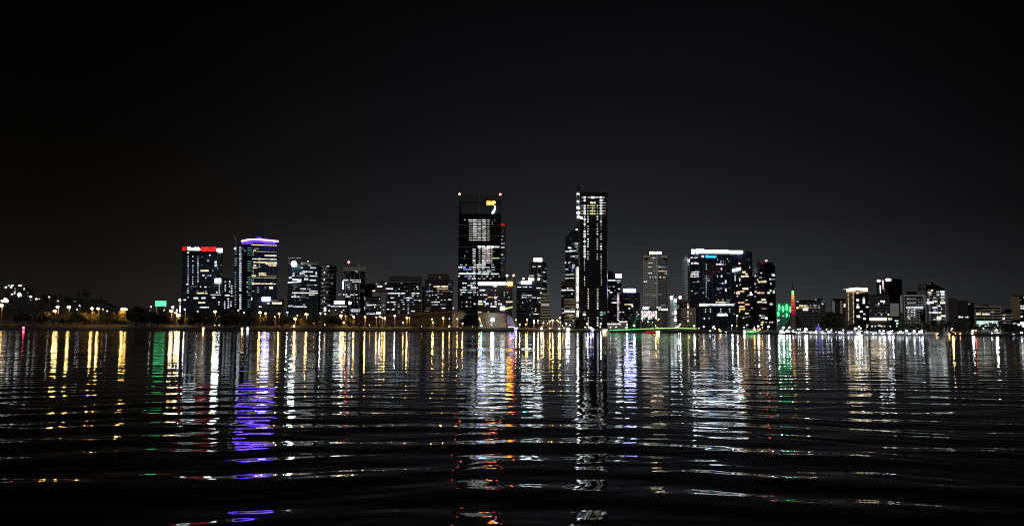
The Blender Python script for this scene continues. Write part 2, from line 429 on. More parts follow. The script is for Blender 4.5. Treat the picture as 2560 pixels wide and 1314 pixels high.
cr = thing('tower_crane', at(724, 661, 1440), 'hammerhead tower crane with a level pale jib above the roof floodlight', 'crane')
k = MB(); k.tube([at(723, 662, 1440), at(723, 643, 1440)], .7, 4); k.build('mast', M['steel'], cr)
k = MB(); k.tube([at(719, 644.8, 1440), at(752.5, 644.8, 1440)], .55, 4); k.build('jib', M['conc'], cr)
k = MB(); k.box(at(719.5, 646.2, 1440), (2, 2, 2)); k.build('counterweight', M['dark'], cr)
# 7
cs = [(795.5 + 44.5 * i / 8, 1425 - 22 * math.sin(math.pi * i / 8)) for i in range(9)]
b = Bld('office_tower', 'curved grey tower ringed with pale floor bands', 'office tower', cs, 664, M['dark'], 40)
b.win('C', '775 270 40 12 n;725 362 18 16 w;785 410 16 24 d;820 390 14 14 w;845 400 12 14 d;832 443 14 16 w;722 468 18 14 w;695 525 18 14 w;838 525 18 14 w;728 575 18 14 w;717 632 14 12 w;765 655 20 36 t;725 740 18 14 w;697 792 14 12 w;722 798 12 12 w;682 822 14 14 w;700 272 40 8 d;745 300 16 14 e;660 580 120 6 e').bands(7.2, M['grey'], h=2.0, out=.6).flush()
b.box('roof_plant', 806, 832, 661, 664.5, M['dark'], 15, -12)
# 8
b = Bld('office_tower', 'dark tower with pale fins, a concrete cap and a red mast light', 'office tower', [(860, 1352), (899.5, 1342), (912, 1372)], 676, M['black'], 34)
b.win('C', '1070 340 30 10 d;1200 342 45 12 w;1045 476 74 18 w;1140 476 70 16 w;1225 476 80 16 w;1200 502 130 14 n;1085 585 26 10 w;1035 692 74 16 w;1165 693 110 9 w;1075 722 80 16 w;1165 722 20 10 d;1185 915 150 13 w;1185 943 140 10 w;1130 992 36 9 w;1063 552 14 12 w;1193 552 12 12 w;1195 580 12 14 w;1200 610 12 14 w;1213 362 12 10 w;1075 365 26 8 d;1215 745 12 10 w;1245 750 12 10 w;1213 800 12 12 w;1210 980 14 12 w;1230 832 26 7 d').bands(7.5, M['dark'], h=1).flush()
f = MB()
for zx in (1035, 1105, 1170, 1243):
    p, ang, t = b.hit(690 + zx / 5.971, 740); f.box((p.x, p.y - .6, (b.z0 + b.z1) / 2), (1.0, 1.2, b.z1 - b.z0))
f.build('mullions', M['grey'], b.root)
b.box('roof_cap', 858.5, 913.5, 666.5, 677, M['grey'], 40, 2)
b.box('plant_room', 865, 893, 662.5, 666.5, M['dark'], 14, -10)
b.box('plant_room', 893, 900, 659.5, 666.5, M['grey'], 8, -14)
b.box('side_light', 856.3, 859.3, 703, 722, E['Z'], 1.5, 1); b.beacon(872, 666, 656.5, r=1.6)
# 9
b = Bld('office_block', 'low glass block under a glowing white strip sign', 'office block', [(825, 1252), (868, 1250)], 760, M['glassb'], 30)
b.win('C', '935 868 250 14 w;785 852 50 12 w;890 922 18 16 w;1010 922 18 16 w;980 950 18 12 n;945 690 50 26 d').bands(4, M['slab'], h=.5).flush()
b.box('plant_room', 834, 862, 751, 760.5, M['dark'], 14, -4)
o = b.box('sign', 835.5, 861, 752.5, 759.5, E['Z'], 1.0, -2.5); o['label'] = 'glowing white strip sign'
lp = MB(); lp.tube([at(874.5, 765, 1252), at(874.5, 757, 1252)], .3); hd = lp.build('floodlight_mast', M['frame'], b.root); place('floodlight', unit_ball(E['Z']), hd, at(874.5, 757, 1250), 0, (4.6,) * 3)
b = Bld('stair_tower', 'narrow grey stair tower with three stacked white lights', 'stair tower', [(806, 1285), (824, 1280)], 762, M['dark'], 20)
b.win('C', '732 895 34 26 W;732 930 34 24 W;732 985 34 30 W;795 932 26 18 l;700 960 12 12 d').bands(4, M['grey'], h=.7).flush()
# 10-12
b = Bld('office_block', 'plain dark block behind the tower with pale fins', 'office block', [(911, 1392), (942, 1390)], 709, M['dark'], 24)
b.win('D', '160 655 54 34 W;160 690 44 30 w;152 822 40 40 W;147 850 34 26 w;300 530 40 22 w').flush()
b = Bld('office_block', 'brown stepped block with a small lilac rooftop sign', 'office block', [(937, 1362), (967, 1360)], 714, M['brown'], 26)
b.win('D', '355 408 20 16 w;320 530 30 24 w;300 520 18 14 d').flush()
b.box('roof_block', 950, 961, 700, 714.5, M['brown'], 14, -6); b.box('wall_panel', 930, 951, 731, 741, M['grey'], 1.0, 1.0); b.box('wall_panel', 951.5, 965.5, 731, 786, M['grey'], 1.0, 1.2)
b.box('sign', 942.5, 955.5, 713.5, 717.5, E['p'], .8, .8); b.beacon(964.5, 714, 709, mat='w', r=1.2)
b = Bld('office_block', 'low dark glass block with a bright ground-floor sign, west of the wide block', 'office block', [(912, 1302), (951, 1300)], 742, M['glass'], 26)
b.win('D', '230 775 80 16 w;310 773 80 20 w;400 778 60 12 d;210 925 60 18 w;290 925 90 20 w;388 915 80 36 W;425 815 16 14 w;325 812 18 16 w;480 780 16 20 w;475 855 16 20 w;185 745 20 16 w;408 668 12 14 w;370 850 16 14 d;240 850 16 14 d').bands(4, M['slab'], h=.5).flush()
# 13
b = Bld('office_block', 'wide dark office block with a setback plant floor and scattered lit rooms', 'office block', [(966, 1326), (1053, 1318)], 704, M['glass'], 36)
b.win('D', '785 402 20 14 w;575 492 130 18 w;605 495 34 22 w;745 495 16 14 w;1060 460 38 16 w;1075 495 36 14 w;1010 495 30 10 d;560 572 30 22 w;620 572 100 20 w;715 572 90 20 w;812 572 80 18 w;993 573 70 18 w;1070 573 60 18 w;745 612 30 20 w;825 610 26 14 d;985 612 42 20 w;630 650 66 18 w;835 652 30 20 b;905 652 90 24 w;970 652 50 18 w;900 690 60 26 w;795 688 50 10 p;1060 690 130 10 w;1108 700 40 14 w;560 725 34 20 w;645 725 90 14 w;808 725 56 14 w;c 740 762 880 39 20 12 w .9;c 825 762 915 39 28 12 w .8;c 903 762 915 38 18 16 w;670 762 38 10 w;555 848 44 22 w;645 850 52 28 w;985 880 62 18 w;1000 765 30 12 b;980 725 30 12 b;672 800 30 10 d;845 535 20 12 d;890 530 16 12 w;680 525 14 12 b;845 458 20 10 d;1070 618 16 14 w;740 912 20 12 w').bands(4, M['slab'], h=.45).fins(17, M['slab'], .5, .5).flush()
b.box('plant_floor', 972, 1055, 690, 702, M['brown'], 26, -6); b.box('roof_edge', 966, 1051, 703.6, 705.6, M['grey'], 2, 1.2)
b = Bld('stair_tower', 'narrow pale concrete stair tower between the wide block and the brown banded block', 'stair tower', [(1054.5, 1342), (1061.5, 1340)], 716, M['conc'], 16)
b.bands(5, M['grey'], h=1).flush()
# 14
b = Bld('office_block', 'brown banded office block with a stepped roof and several bright floors', 'office block', [(1062, 1316), (1074, 1304), (1121, 1304), (1131.5, 1318)], 697, M['black'], 34)
b.win('D', '1400 455 120 22 y;1530 455 130 22 y;1440 493 90 18 y;1540 493 100 18 y;1540 530 140 16 a;1420 530 40 22 w;1275 425 20 24 w;1275 480 18 18 d;1250 535 72 20 b;1320 535 30 16 w;1480 570 38 28 p;1425 575 30 20 w;1220 612 36 22 w;1265 612 36 22 w;1325 605 18 18 w;1385 605 52 20 w;1420 640 32 18 w;1620 680 52 18 w;1330 717 70 26 w;1405 717 90 22 w;1550 712 60 12 w;1360 760 110 26 w;1500 757 110 24 w;1245 835 72 18 d;1500 830 40 14 w;1530 830 40 20 w;1225 875 80 12 e;1645 540 32 14 w;1645 425 20 26 d;1450 340 22 16 w;1448 296 20 20 d;1525 795 14 14 w;1575 342 12 14 w;1310 345 12 10 d;1618 752 12 16 w;1250 690 14 14 w;1385 680 14 14 w;1480 690 26 10 p;1535 685 16 14 p;1605 415 14 12 w;1680 828 24 24 n').bands(4.2, M['brown'], h=2.0, out=.5).flush()
b.box('roof_block', 1070, 1120.5, 684, 697.5, M['brown'], 24, -4); b.box('roof_edge', 1120, 1126, 686, 694, M['grey'], 12, -8)
# 15 the big tower
b = Bld('office_tower', 'tall dark tower with an open steel crown carrying yellow letters', 'office tower', [(1145.5, 1502), (1252, 1500)], 534, M['glass'], 45)
rows = [173, 215, 265, 320, 367, 415, 465, 515, 562, 612]
t = ''
for y in rows: t += f'500 {y} 88 22 n;600 {y} 84 {random.choice((16,20,22))} w;703 {y} 92 26 n;795 {y} 60 13 d;410 {y} 80 11 d;'
for y in (215, 265, 465): t += f'540 {y} 34 22 y;'
for y in (815, 862, 910, 960, 1008, 1060, 1108): t += f'483 {y} 62 24 w;602 {y} 40 18 w;700 {y} 90 22 n;798 {y} 88 24 p;870 {y} 28 22 w;'
t += '283 172 44 18 w;400 173 92 20 w;885 215 14 14 d;880 265 14 14 d;938 180 14 14 w;605 760 80 40 W;690 760 60 40 W;745 770 50 34 w;800 762 70 46 W;880 762 70 42 W;970 762 150 34 w;945 1008 190 26 l;885 1155 70 26 t;505 1155 74 26 w;590 1155 80 28 w;690 1155 90 28 w;205 1155 60 14 d;310 1155 40 16 w;185 1205 90 28 w;270 1205 64 30 b;405 1205 70 30 b;490 1205 92 30 w;595 1205 100 30 n;690 1205 92 28 w;790 1210 80 22 w;900 1208 90 20 w;170 1255 26 14 w;295 1253 110 26 b;395 1253 80 26 b;490 1253 74 20 w;590 1253 64 20 y;680 1250 50 24 y;810 1262 90 20 p;900 1265 80 16 w;'
t += '330 1305 30 14 w;485 1303 60 20 w;610 1303 70 20 w;710 1303 90 22 w;805 1303 80 22 p;870 1303 20 16 w;325 862 26 12 d;278 960 16 14 d;278 1010 16 12 d;920 862 30 12 d'
b.win('E1', t)
b.win('E2', '300 106 360 30 w;520 106 76 32 w;645 110 150 30 w;830 110 170 28 w;135 155 40 22 w;270 158 60 20 b;350 155 60 18 w;430 158 30 20 b;580 160 20 18 w;680 160 40 20 w;800 160 30 20 b;910 160 24 16 w;330 200 60 18 w;420 202 80 18 w;530 202 60 16 w;620 202 56 14 w;745 202 40 14 d;335 242 14 12 w;435 242 50 10 w;245 290 90 24 w;410 288 104 22 w;345 332 104 24 w;430 335 40 16 w;235 375 70 22 w;415 378 114 34 w;490 380 26 24 w;225 420 150 18 w;360 425 80 16 d;430 422 60 14 w;220 462 100 22 n;340 464 80 26 w;430 464 60 22 w;495 464 36 24 w;180 510 40 20 w;425 512 26 18 w;495 512 26 24 w;345 567 60 24 t;285 650 40 18 w;285 735 50 18 w;440 690 40 26 w;190 650 16 12 d;190 740 16 12 d;360 650 16 12 d;360 740 14 12 d;500 290 20 20 d')
b.bands(20.5, M['slab'], h=.7, out=.5).flush()
fr = MB(); D = 1501; zt = at(1200, 487, D).z; zb = b.z1
xs = [at(x, 510, D).x for x in (1148.5, 1193, 1204, 1251)]
for x in xs: fr.box((x, D, (zt + zb) / 2), (1.6, 1.6, zt - zb))
for x in (xs[0], xs[3]): fr.box((x, D + 40, (zt + zb) / 2), (1.6, 1.6, zt - zb))
for i in range(14):
    z = zb + (zt - zb) * (i + .6) / 14
    fr.box(((xs[0] + xs[1]) / 2, D, z), (xs[1] - xs[0], .8, .9)); fr.box(((xs[2] + xs[3]) / 2, D, z), (xs[3] - xs[2], .8, .9))
    fr.box((xs[0], D + 20, z), (.7, 40, .9)); fr.box((xs[3], D + 20, z), (.7, 40, .9))
for z in (zb + (zt - zb) * .55, zt - 14): fr.box(((xs[0] + xs[3]) / 2, D + .8, z), (xs[3] - xs[0], .9, 1.6))
fr.build('crown_frame', M['frame'], b.root)
for x, y in ((1149, 485), (1250.5, 486)):
    a = at(x, 488, D); mo = MB(); mo.tube([a, at(x, y + 1, D)], .3); mo = mo.build('mast', M['frame'], b.root)
    place('aircraft_beacon', unit_ball(E['R']), mo, at(x, y, D), 0, (3.6,) * 3)
bd = MB(); bd.box(at(1228, 508, 1499.4), (19, .5, 10)); bo = bd.build('sign', M['frame'], b.root)
me = text_mesh('BHP', E['O'], .03); o = bpy.data.objects.new('lettering', me); C.objects.link(o); o.parent = bo; o.location = at(1228, 507.5, 1498.2) - base_of(bo); o.scale = (15.6, 1.5, 6.8)
sq = MB(); sq.tube([at(1237.4, 515, 1499), at(1236.6, 525, 1499), at(1233.5, 530, 1499), at(1230, 533, 1499)], [1.0, 1.4, 2.4, 1.2]); o = sq.build('crown_light', E['Z'], b.root); o['label'] = 'curved white light inside the crown'
# 16
b = Bld('office_tower', 'narrow tower with a red sign, behind the tall tower with the steel crown', 'office tower', [(1240, 1655), (1264.5, 1650)], 557, M['dark'], 30)
b.win('E1', '1125 400 14 12 d;1108 527 30 14 w;1090 603 26 12 w;1115 688 84 18 w;1110 772 82 18 w;1100 930 42 18 w;1115 1000 84 10 t;1115 1050 84 10 t;1085 1105 40 14 b;1130 1258 20 14 d;1080 1258 18 14 d').bands(4.3, M['grey'], h=1.6, out=.5, z1=b.z1 - 80).flush()
b.sign('Rio', 1258, 561.5, 9, 6, E['r'], M['dark'], fwd=.5)
# 17
b = Bld('office_block', 'brown office block with a white strip of lamps and an orange sign along its roof', 'office block', [(1195, 1334), (1281, 1330)], 704, M['brown'], 34)
b.win('E2', '830 350 72 24 p;590 425 112 32 w;840 430 28 16 w;775 430 16 16 w;1010 472 18 20 w;1070 468 18 16 w;1010 517 18 16 w;1010 555 14 14 d;1100 560 22 24 w;640 515 92 28 w;560 518 30 16 w;835 512 20 16 w;740 560 112 24 a;835 570 50 38 w;880 550 14 14 w;660 597 28 18 w;845 605 24 14 d;545 640 76 32 w;630 645 44 38 w;840 650 50 34 w;910 625 36 24 d;525 690 50 34 n;575 692 50 30 l;675 690 72 40 w;760 690 22 30 w;845 690 50 24 p;908 690 36 36 w;948 695 40 36 w;765 738 44 34 w;825 738 70 28 w;1105 650 132 32 y;640 728 20 12 w;1065 685 16 14 d;540 848 60 14 n;615 850 20 12 d;700 840 20 14 w').bands(5, M['dark'], h=.9).flush()
st = b.box('strip_housing', 1195, 1266, 703.5, 713, M['dark'], 4, .4)
for i in range(13):
    x = 1198 + i * 5.4; place('roof_lamp', unit_ball(E['K' if i < 3 else 'Z']), b.root, at(x, 709, 1328.5), 0, (3.4, 1.5, 5.2))
b.box('strip_light', 1195, 1265.5, 704.5, 707.5, E['w'], .6, 1.0)
o = b.box('sign', 1268, 1281, 704, 713, E['o'], 1.0, 1.0); o['label'] = 'glowing orange sign'
b.box('service_shaft', 1281.5, 1290, 712, 822, M['tan'], 20, 0); b.box('sign', 1251, 1262, 766, 774, E['Z'], .8, 1)
wd = MB(); p = [at(x, y, 1328.5) for x, y in ((1263, 774), (1281, 769), (1281, 765), (1279, 765))]; wd.prism([(q.x, q.y) for q in ()] or [(p[0].x, p[0].y), (p[1].x, p[1].y), (p[1].x, p[1].y + .6), (p[0].x, p[0].y + .6)], p[1].z, [p[0].z + .6, p[2].z, p[2].z, p[0].z + .6]); o = wd.build('sign', E['l'], b.root); o['label'] = 'slanting lime sign'
for x0, x1, y, k, nm in ((1264, 1267.5, 688.5, 'Z', 'white'), (1278.7, 1284, 688, 'R', 'red')):
    tw = thing('roof_crane', at(x0, 704, 1345), f'slim roof crane with a {nm} lamp at its tip above the orange sign', 'crane', 'roof cranes above the orange sign')
    a, q = at(x0, 704, 1345), at(x1, y, 1345); j = MB(); j.tube([a, q], [.7, .45], 4); j.build('jib', M['grey'], tw); place('tip_lamp', unit_ball(E[k]), tw, q, 0, (3.2,) * 3)
# 18
b = Bld('office_tower', 'slender finned tower crowned by a bright white sign', 'office tower', [(1321, 1454), (1358, 1450), (1367, 1466)], 655, M['black'], 30)
b.win('F2', '395 225 24 14 w;422 227 22 14 w;490 222 46 18 w;470 340 50 10 d;340 367 30 14 w;385 367 60 14 w;490 367 66 13 w;585 258 32 12 d;575 310 52 12 d;562 314 34 14 w;560 375 26 10 d;565 455 18 14 w;595 455 18 14 w;470 255 14 12 d;545 430 14 14 d;550 572 50 16 w;590 575 18 10 d').bands(4, M['dark'], h=.6).flush()
f = MB()
for zx in (325, 345, 405, 465, 525, 600):
    p, ang, t = b.hit(1270 + zx / 6.259, 720); f.box((p.x, p.y - .4, (b.z0 + b.z1) / 2), (.9, .9, b.z1 - b.z0))
f.build('mullions', M['grey'], b.root)
b.box('sign_board', 1334, 1355.5, 645, 655, M['dark'], 10, -4); o = b.box('sign', 1334.5, 1355, 645.5, 653, E['Z'], .8, -2.8); o['label'] = 'bright white rooftop sign'
# 19
b = Bld('office_block', 'dark glass block with white rooftop signs in front of the finned tower', 'office block', [(1291, 1304), (1352, 1300)], 709, M['glass'], 34)
b.win('F2', '175 545 64 16 w;265 545 74 14 w;355 545 52 16 b;475 560 74 16 w;260 672 84 20 w;340 675 72 18 w;255 708 84 16 w;340 710 62 12 d;410 710 60 12 w;480 714 60 14 w;350 755 24 36 d;230 788 14 16 w;298 770 16 18 d;375 880 16 20 w;430 920 22 24 w;435 968 92 13 w;345 980 20 36 d;495 780 30 16 w;470 745 14 16 w;515 637 18 18 W;495 597 16 14 d;155 772 12 10 d;250 637 14 14 d;435 885 14 14 w;380 940 12 30 d;340 850 12 12 d;195 550 12 12 d;200 850 12 12 d;240 900 12 14 d').bands(4, M['slab'], h=.45).flush()
b.box('plant_room', 1321, 1352, 694, 709.5, M['dark'], 20, -6); b.box('parapet', 1292, 1304, 703, 709.5, M['grey'], 14, -2)
o = b.box('sign', 1304, 1328, 702, 709, E['Z'], .8, .8); o['label'] = 'white rooftop sign'
b.box('plant_room_light', 1321, 1334.5, 694, 700.5, E['Z'], .6, -5); b.box('plant_room_light', 1345, 1349.5, 695, 700, E['Z'], .6, -5); b.beacon(1308.5, 703, 697.5, mat='Z', r=1.4)
b.box('service_shaft', 1282, 1291, 716, 820, M['grey'], 20, -4)
# 20
b = Bld('office_block', 'small cream block striped with dark window bands', 'office block', [(1351, 1282), (1375.5, 1280)], 734, M['black'], 22)
b.win('F2', '580 812 136 32 w;580 978 30 10 y;575 700 12 20 e;585 745 20 14 d').bands(4.35, M['cream'], h=2.5, out=.6, z1=b.z1).flush()
b.box('parapet', 1351, 1375.5, 732, 737, M['cream'], 20, .5)
# 21
b = Bld('office_tower', 'dark tower with a steeply slanted roof, beside the tall black tower', 'office tower', [(1413, 1482), (1434, 1480), (1446, 1480)], 593, M['glassb'], 32, top=[594, 571, 560])
b.win('F1', '392 130 50 32 W;385 450 90 20 n;385 495 90 20 g;385 540 70 20 g;310 463 70 10 d;410 585 30 18 w;220 555 66 36 w;262 560 40 38 w;255 600 40 14 w;165 640 70 24 w;240 636 70 22 w;315 630 70 22 w;380 624 60 22 w;400 662 60 9 d;315 755 60 18 w;258 760 30 12 w;388 750 84 18 w;380 795 84 16 d;128 905 30 38 p;210 905 36 34 w;240 885 40 12 w;310 918 50 12 d;315 965 70 18 p;225 970 20 14 d;310 1010 62 26 b;235 1015 50 12 d;300 1045 46 14 b;160 1060 72 14 n;290 1090 40 12 b;290 1135 34 12 d;170 1185 100 22 w;280 1180 110 22 w;170 1270 100 20 w;280 1265 110 20 w;245 345 16 14 d;298 427 14 14 d;230 805 18 14 d;250 680 20 10 d').bands(4.6, M['slabb'], h=.5).flush()
b.beacon(1428.3, 583, 582, mat='R', r=1.1)
# 22
b = Bld('apartment_tower', 'thin tan tower edged with a column of round white lamps', 'apartment tower', [(1437.5, 1382), (1446.5, 1380)], 668, M['tan'], 20)
for i in range(23):
    y = 669 + i * 5.45
    if i not in (16, 19): place('stair_lamp', unit_ball(E['Y' if i % 4 == 0 else 'Z']), b.root, at(1444 + .0 * i, y, 1378.6), 0, (2.7, 1.2, 2.7))
# 23
b = Bld('office_block', 'brown-topped office block with one bright full-width floor', 'office block', [(1403, 1334), (1437, 1330)], 704, M['black'], 26)
b.win('F3', '160 285 90 24 W;265 285 100 22 w;345 287 60 22 w;240 247 32 22 w;315 247 32 24 w;278 247 30 10 d;330 362 38 28 w;133 404 18 14 w;180 404 14 12 d;268 400 12 12 d;150 668 64 16 w;145 750 60 16 p').bands(5, M['dark'], h=1).flush()
b.box('parapet', 1403, 1437, 704, 715, M['brown'], 3, .5)
b = Bld('office_block', 'cream banded block with a glowing floor, in front of the brown-topped block', 'office block', [(1411, 1294), (1438, 1290)], 746, M['black'], 24)
b.win('F3', '240 718 136 30 W;350 720 72 30 W;265 545 32 14 n;325 545 24 14 n;255 632 18 16 y;340 628 26 18 y;345 670 72 18 n;250 675 80 12 e;290 800 132 12 y;300 845 60 10 l;360 905 30 60 w').bands(5.2, M['cream'], h=2.8, out=.6).flush()
b.box('parapet', 1411, 1438, 746, 752, M['cream'], 20, .5)
# 24 the black tower
b = Bld('residential_tower', 'tall black tower under construction with four columns of white lamps', 'tower', [(1446, 1262), (1450.5, 1252), (1517, 1250), (1519, 1262)], 490, M['black'], 34)
t = '505 385 70 34 w;540 385 50 40 W;650 385 90 30 w;720 385 70 42 W;800 385 90 34 w;895 385 60 40 W;950 385 50 24 w;500 450 60 20 d;540 450 44 34 W;900 450 60 40 W;950 440 50 20 d;900 500 60 24 W;965 500 80 20 d;700 495 70 46 y;760 495 40 40 y;'
for y in (560, 615, 675, 735): t += f'490 {y} 70 22 e;540 {y} 46 38 W;612 {y} 30 24 e;685 {y} 70 26 l;712 {y} 32 40 y;755 {y} 44 28 l;820 {y} 26 26 e;898 {y} 56 34 W;960 {y} 80 24 e;'
b.win('T', t)
y = 800
for i in range(18):
    big = random.random() < .55; b.win('T', f'540 {y} {44 if big else 22} {34 if big else 22} {"W" if big else "w"};' + (f'612 {y} 34 28 w;' if i % 5 != 3 else '') + (f'818 {y} 32 28 w;' if i % 6 != 2 else '') + (f'897 {y} 46 28 {"w" if random.random() < .6 else "d"};' if i % 4 != 2 or i < 3 else ''))
    y += 54.4
b.win('F1', 'c 575 690 1310 55 26 24 d .9;c 965 755 1310 55 22 20 e .8')
b.win('F3', 'c 588 30 225 49 20 20 w;c 932 30 225 49 18 18 d;c 663 262 700 49 28 30 w;c 855 268 708 49 34 36 w;580 790 56 40 W;575 750 70 36 t;960 755 130 40 t;935 795 64 30 w;c 663 858 1010 49 28 34 w;c 855 858 1010 49 34 40 w;592 866 22 22 w;935 866 26 24 w;595 745 40 16 w;930 745 30 40 w')
b.bands(4.1, M['frame'], h=.8, out=.35, z1=at(1480, 560, 1250).z)
b.flush()
b.box('roof_slab', 1449, 1519, 480.5, 490, M['black'], 36, 1.5); b.bands(5.35, M['grey'], h=.8, out=.5, z0=at(1480, 538, 1250).z, z1=at(1480, 494, 1250).z, name='open_floors')
h_ = MB(); x0, x1 = at(1441.8, 515, 1252), at(1448.6, 515, 1252); zt, zb = at(1445, 479, 1252).z, at(1445, 548, 1252).z
for x in (x0.x, x1.x):
    for yy in (1252, 1256): h_.box((x, yy, (zt + zb) / 2), (.5, .5, zt - zb))
for i in range(12): h_.box(((x0.x + x1.x) / 2, 1254, zb + (zt - zb) * i / 11), (x1.x - x0.x, 4, .4))
ho = h_.build('hoist_frame', M['grey'], b.root)
for x, y, s in ((1444.6, 485, 2.6), (1449.8, 485, 1.8), (1445.2, 503.5, 3.0), (1445.6, 519, 4.4), (1446, 532, 4.6), (1446.2, 542, 4.2), (1453.5, 544.5, 3.6)): place('work_lamp', unit_ball(E['Z']), ho, at(x, y, 1250.4), 0, (s, 1.2, s))
cr = thing('roof_crane', at(1446, 480, 1256), 'small dark crane perched on top of the tall black tower', 'crane')
k = MB(); k.tube([at(1445, 480, 1256), at(1445, 466, 1256)], .8, 4); k.build('mast', M['frame'], cr)
k = MB(); k.box(at(1446, 471, 1256), (5.6, 3, 4.4)); k.build('cab', M['frame'], cr)
k = MB(); k.tube([at(1449, 470, 1256), at(1444, 461, 1256)], [.8, .4], 4); k.build('jib', M['frame'], cr)
# 25-27
b = Bld('office_tower', 'grey glass tower with a white corner sign, beside the tall black tower', 'office tower', [(1519, 1352), (1553.5, 1350)], 684, M['glasst'], 30)
b.win('G', '150 528 110 15 w;240 530 70 15 w;245 556 48 12 w;120 610 44 8 d;180 610 26 10 w;115 660 38 14 w;145 686 42 15 w;250 640 34 14 w;195 662 22 16 d;250 690 62 8 d;190 770 62 9 d;185 820 72 20 w;285 820 70 10 d;100 735 12 80 n;195 735 14 12 d;c 238 715 1065 25.5 30 15 p .95;200 990 30 10 d').bands(4.2, M['slabb'], h=.5).flush()
b.box('roof_block', 1519, 1533, 677, 684.5, M['dark'], 20, -5); b.box('sign_board', 1538, 1554, 683, 695, M['dark'], 8, .3); o = b.box('sign', 1539, 1553.5, 684.5, 693.5, E['Z'], .8, 1.2); o['label'] = 'white corner sign'
b = Bld('apartment_block', 'small tan block pierced by a grid of dark windows', 'apartment block', [(1519, 1282), (1534.5, 1280)], 757, M['tan'], 18)
for i in range(10):
    for j in range(3): place('window', unit_box(M['black']), b.root, at(1521.5 + j * 4.6, 761.5 + i * 5.2, 1280.6), 0, (1.5, 1.0, 2.0))
b.win('G', '110 940 14 14 n;160 1075 20 20 e').flush('window')
b = Bld('office_block', 'grey office block topped by a blue-white sign', 'office block', [(1553, 1332), (1600, 1330)], 731, M['glass'], 30)
b.win('G', '350 845 60 16 y;405 845 62 18 y;425 872 24 18 n;385 897 26 16 w;485 945 18 20 w;505 975 24 10 p;305 945 26 16 w;265 945 26 14 w;370 770 80 6 d;480 770 30 6 d;420 730 16 8 d;410 985 12 14 d;330 985 16 10 d;385 1020 14 14 d;480 1020 14 14 d;485 995 12 12 w;300 1030 30 10 d').bands(4.2, M['slab'], h=.5).flush()
b.box('sign_board', 1557, 1591, 720, 731.5, M['dark'], 8, -1); o = b.box('sign', 1559.5, 1589, 722, 730, E['K'], .8, .6); o['label'] = 'blue-white rooftop sign'
for x0, x1, y0, y1, lab in ((1519, 1552, 807, 820, 'low lit waterside pavilion in front of the small tan block'), (1547, 1568, 801.5, 820, 'low lit waterside pavilion with a raised roof, in front of the grey office block')):
    D = 1080 if x0 < 1540 else 1110
    p = Bld('pavilion', lab, 'pavilion', [(x0, D + 2), (x1, D)], y0 + 4, M['grey'], 14)
    p.box('roof', x0 - 1, x1 + 1, y0 - .5, y0 + .8, M['white'], 18, 2); p.box('lit_canopy', x0, x1, y0 + .9, y0 + 4, E['n'], .8, 1.2)
    for i in range(5): place('column', unit_box(M['white']), p.root, at(x0 + 2 + i * (x1 - x0 - 4) / 4, (y0 + 4 + y1) / 2, D - 1), 0, (.5, .5, (y1 - y0 - 4) * D / F))
# 28
b = Bld('office_tower', 'pale concrete tower seen corner-on with rows of dark windows and a red and white sign', 'office tower', [(1609, 1520), (1642.3, 1502), (1668, 1522)], 638, M['dark'], 34)
b.bands(3.85, M['conc'], h=1.75, out=.5, z0=b.z0 + 2, z1=b.z1).fins(4.2, M['conc'], 1.1, .45)
b.win('G', '705 230 42 15 w;735 226 16 12 d;660 302 62 10 y;645 355 20 13 n;670 355 20 13 n;775 352 30 14 w;818 360 104 15 w;785 410 70 16 y;850 412 70 16 y;865 442 38 18 w;645 437 20 14 n;672 437 26 14 n;665 490 20 14 w;695 490 18 16 w;735 490 18 16 w;790 490 22 22 n;845 490 26 20 a;710 408 26 10 d;585 545 18 14 w;610 545 28 14 w;645 540 12 14 d;640 720 70 18 y;710 720 66 18 n;775 718 60 18 n;620 828 38 12 w;805 232 14 12 d;725 560 30 14 d;812 798 14 12 d').flush()
b.box('corner_pier', 1640.8, 1644, 638, 810, M['conc'], 2, .9); b.box('parapet', 1609, 1668, 638, 643.5, M['conc'], 26, -8)
b.box('plant_room', 1619, 1655, 629.5, 638.5, M['dark'], 22, -12)
for x0, x1, y0, y1, k, la in ((1624, 1638, 628.8, 635, 'Y', 'warm white sign panel'), (1638.2, 1641, 628.8, 635, 'r', 'red sign panel'), (1641.2, 1653.5, 628.8, 634.8, 'Y', 'warm white sign panel')):
    o = b.box('sign', x0, x1, y0, y1, E[k], .8, -11); o['label'] = la
# 29
b = Bld('office_block', 'low grey block with bright strip floors at the foot of the pale concrete tower', 'office block', [(1612, 1302), (1669, 1300)], 766, M['grey'], 28)
b.win('G', '600 895 78 34 W;770 882 64 18 w;790 910 60 16 w;845 910 90 22 W;830 855 70 8 d;590 860 60 8 d;650 880 14 14 w').bands(4, M['dark'], h=1.6).flush()
b = Bld('market_hall', 'low building hung with a grid of round pink-white lamps', 'market hall', [(1603.5, 1252), (1644, 1250)], 776, M['brown'], 22)
for r, y in enumerate((779.5, 785.3, 790.2, 795)):
    for i in range(7):
        if r == 3 and i in (2, 5): continue
        place('round_lamp', unit_ball(E['p' if (i + r) % 3 else 'Y']), b.root, at(1605.8 + i * 5.7, y, 1249), 0, (2.9, 1.2, 2.9))
b.win('G', '560 1060 14 14 n;600 1090 12 12 e;640 1110 14 10 e;690 1080 14 14 n;720 1110 12 10 d').flush()
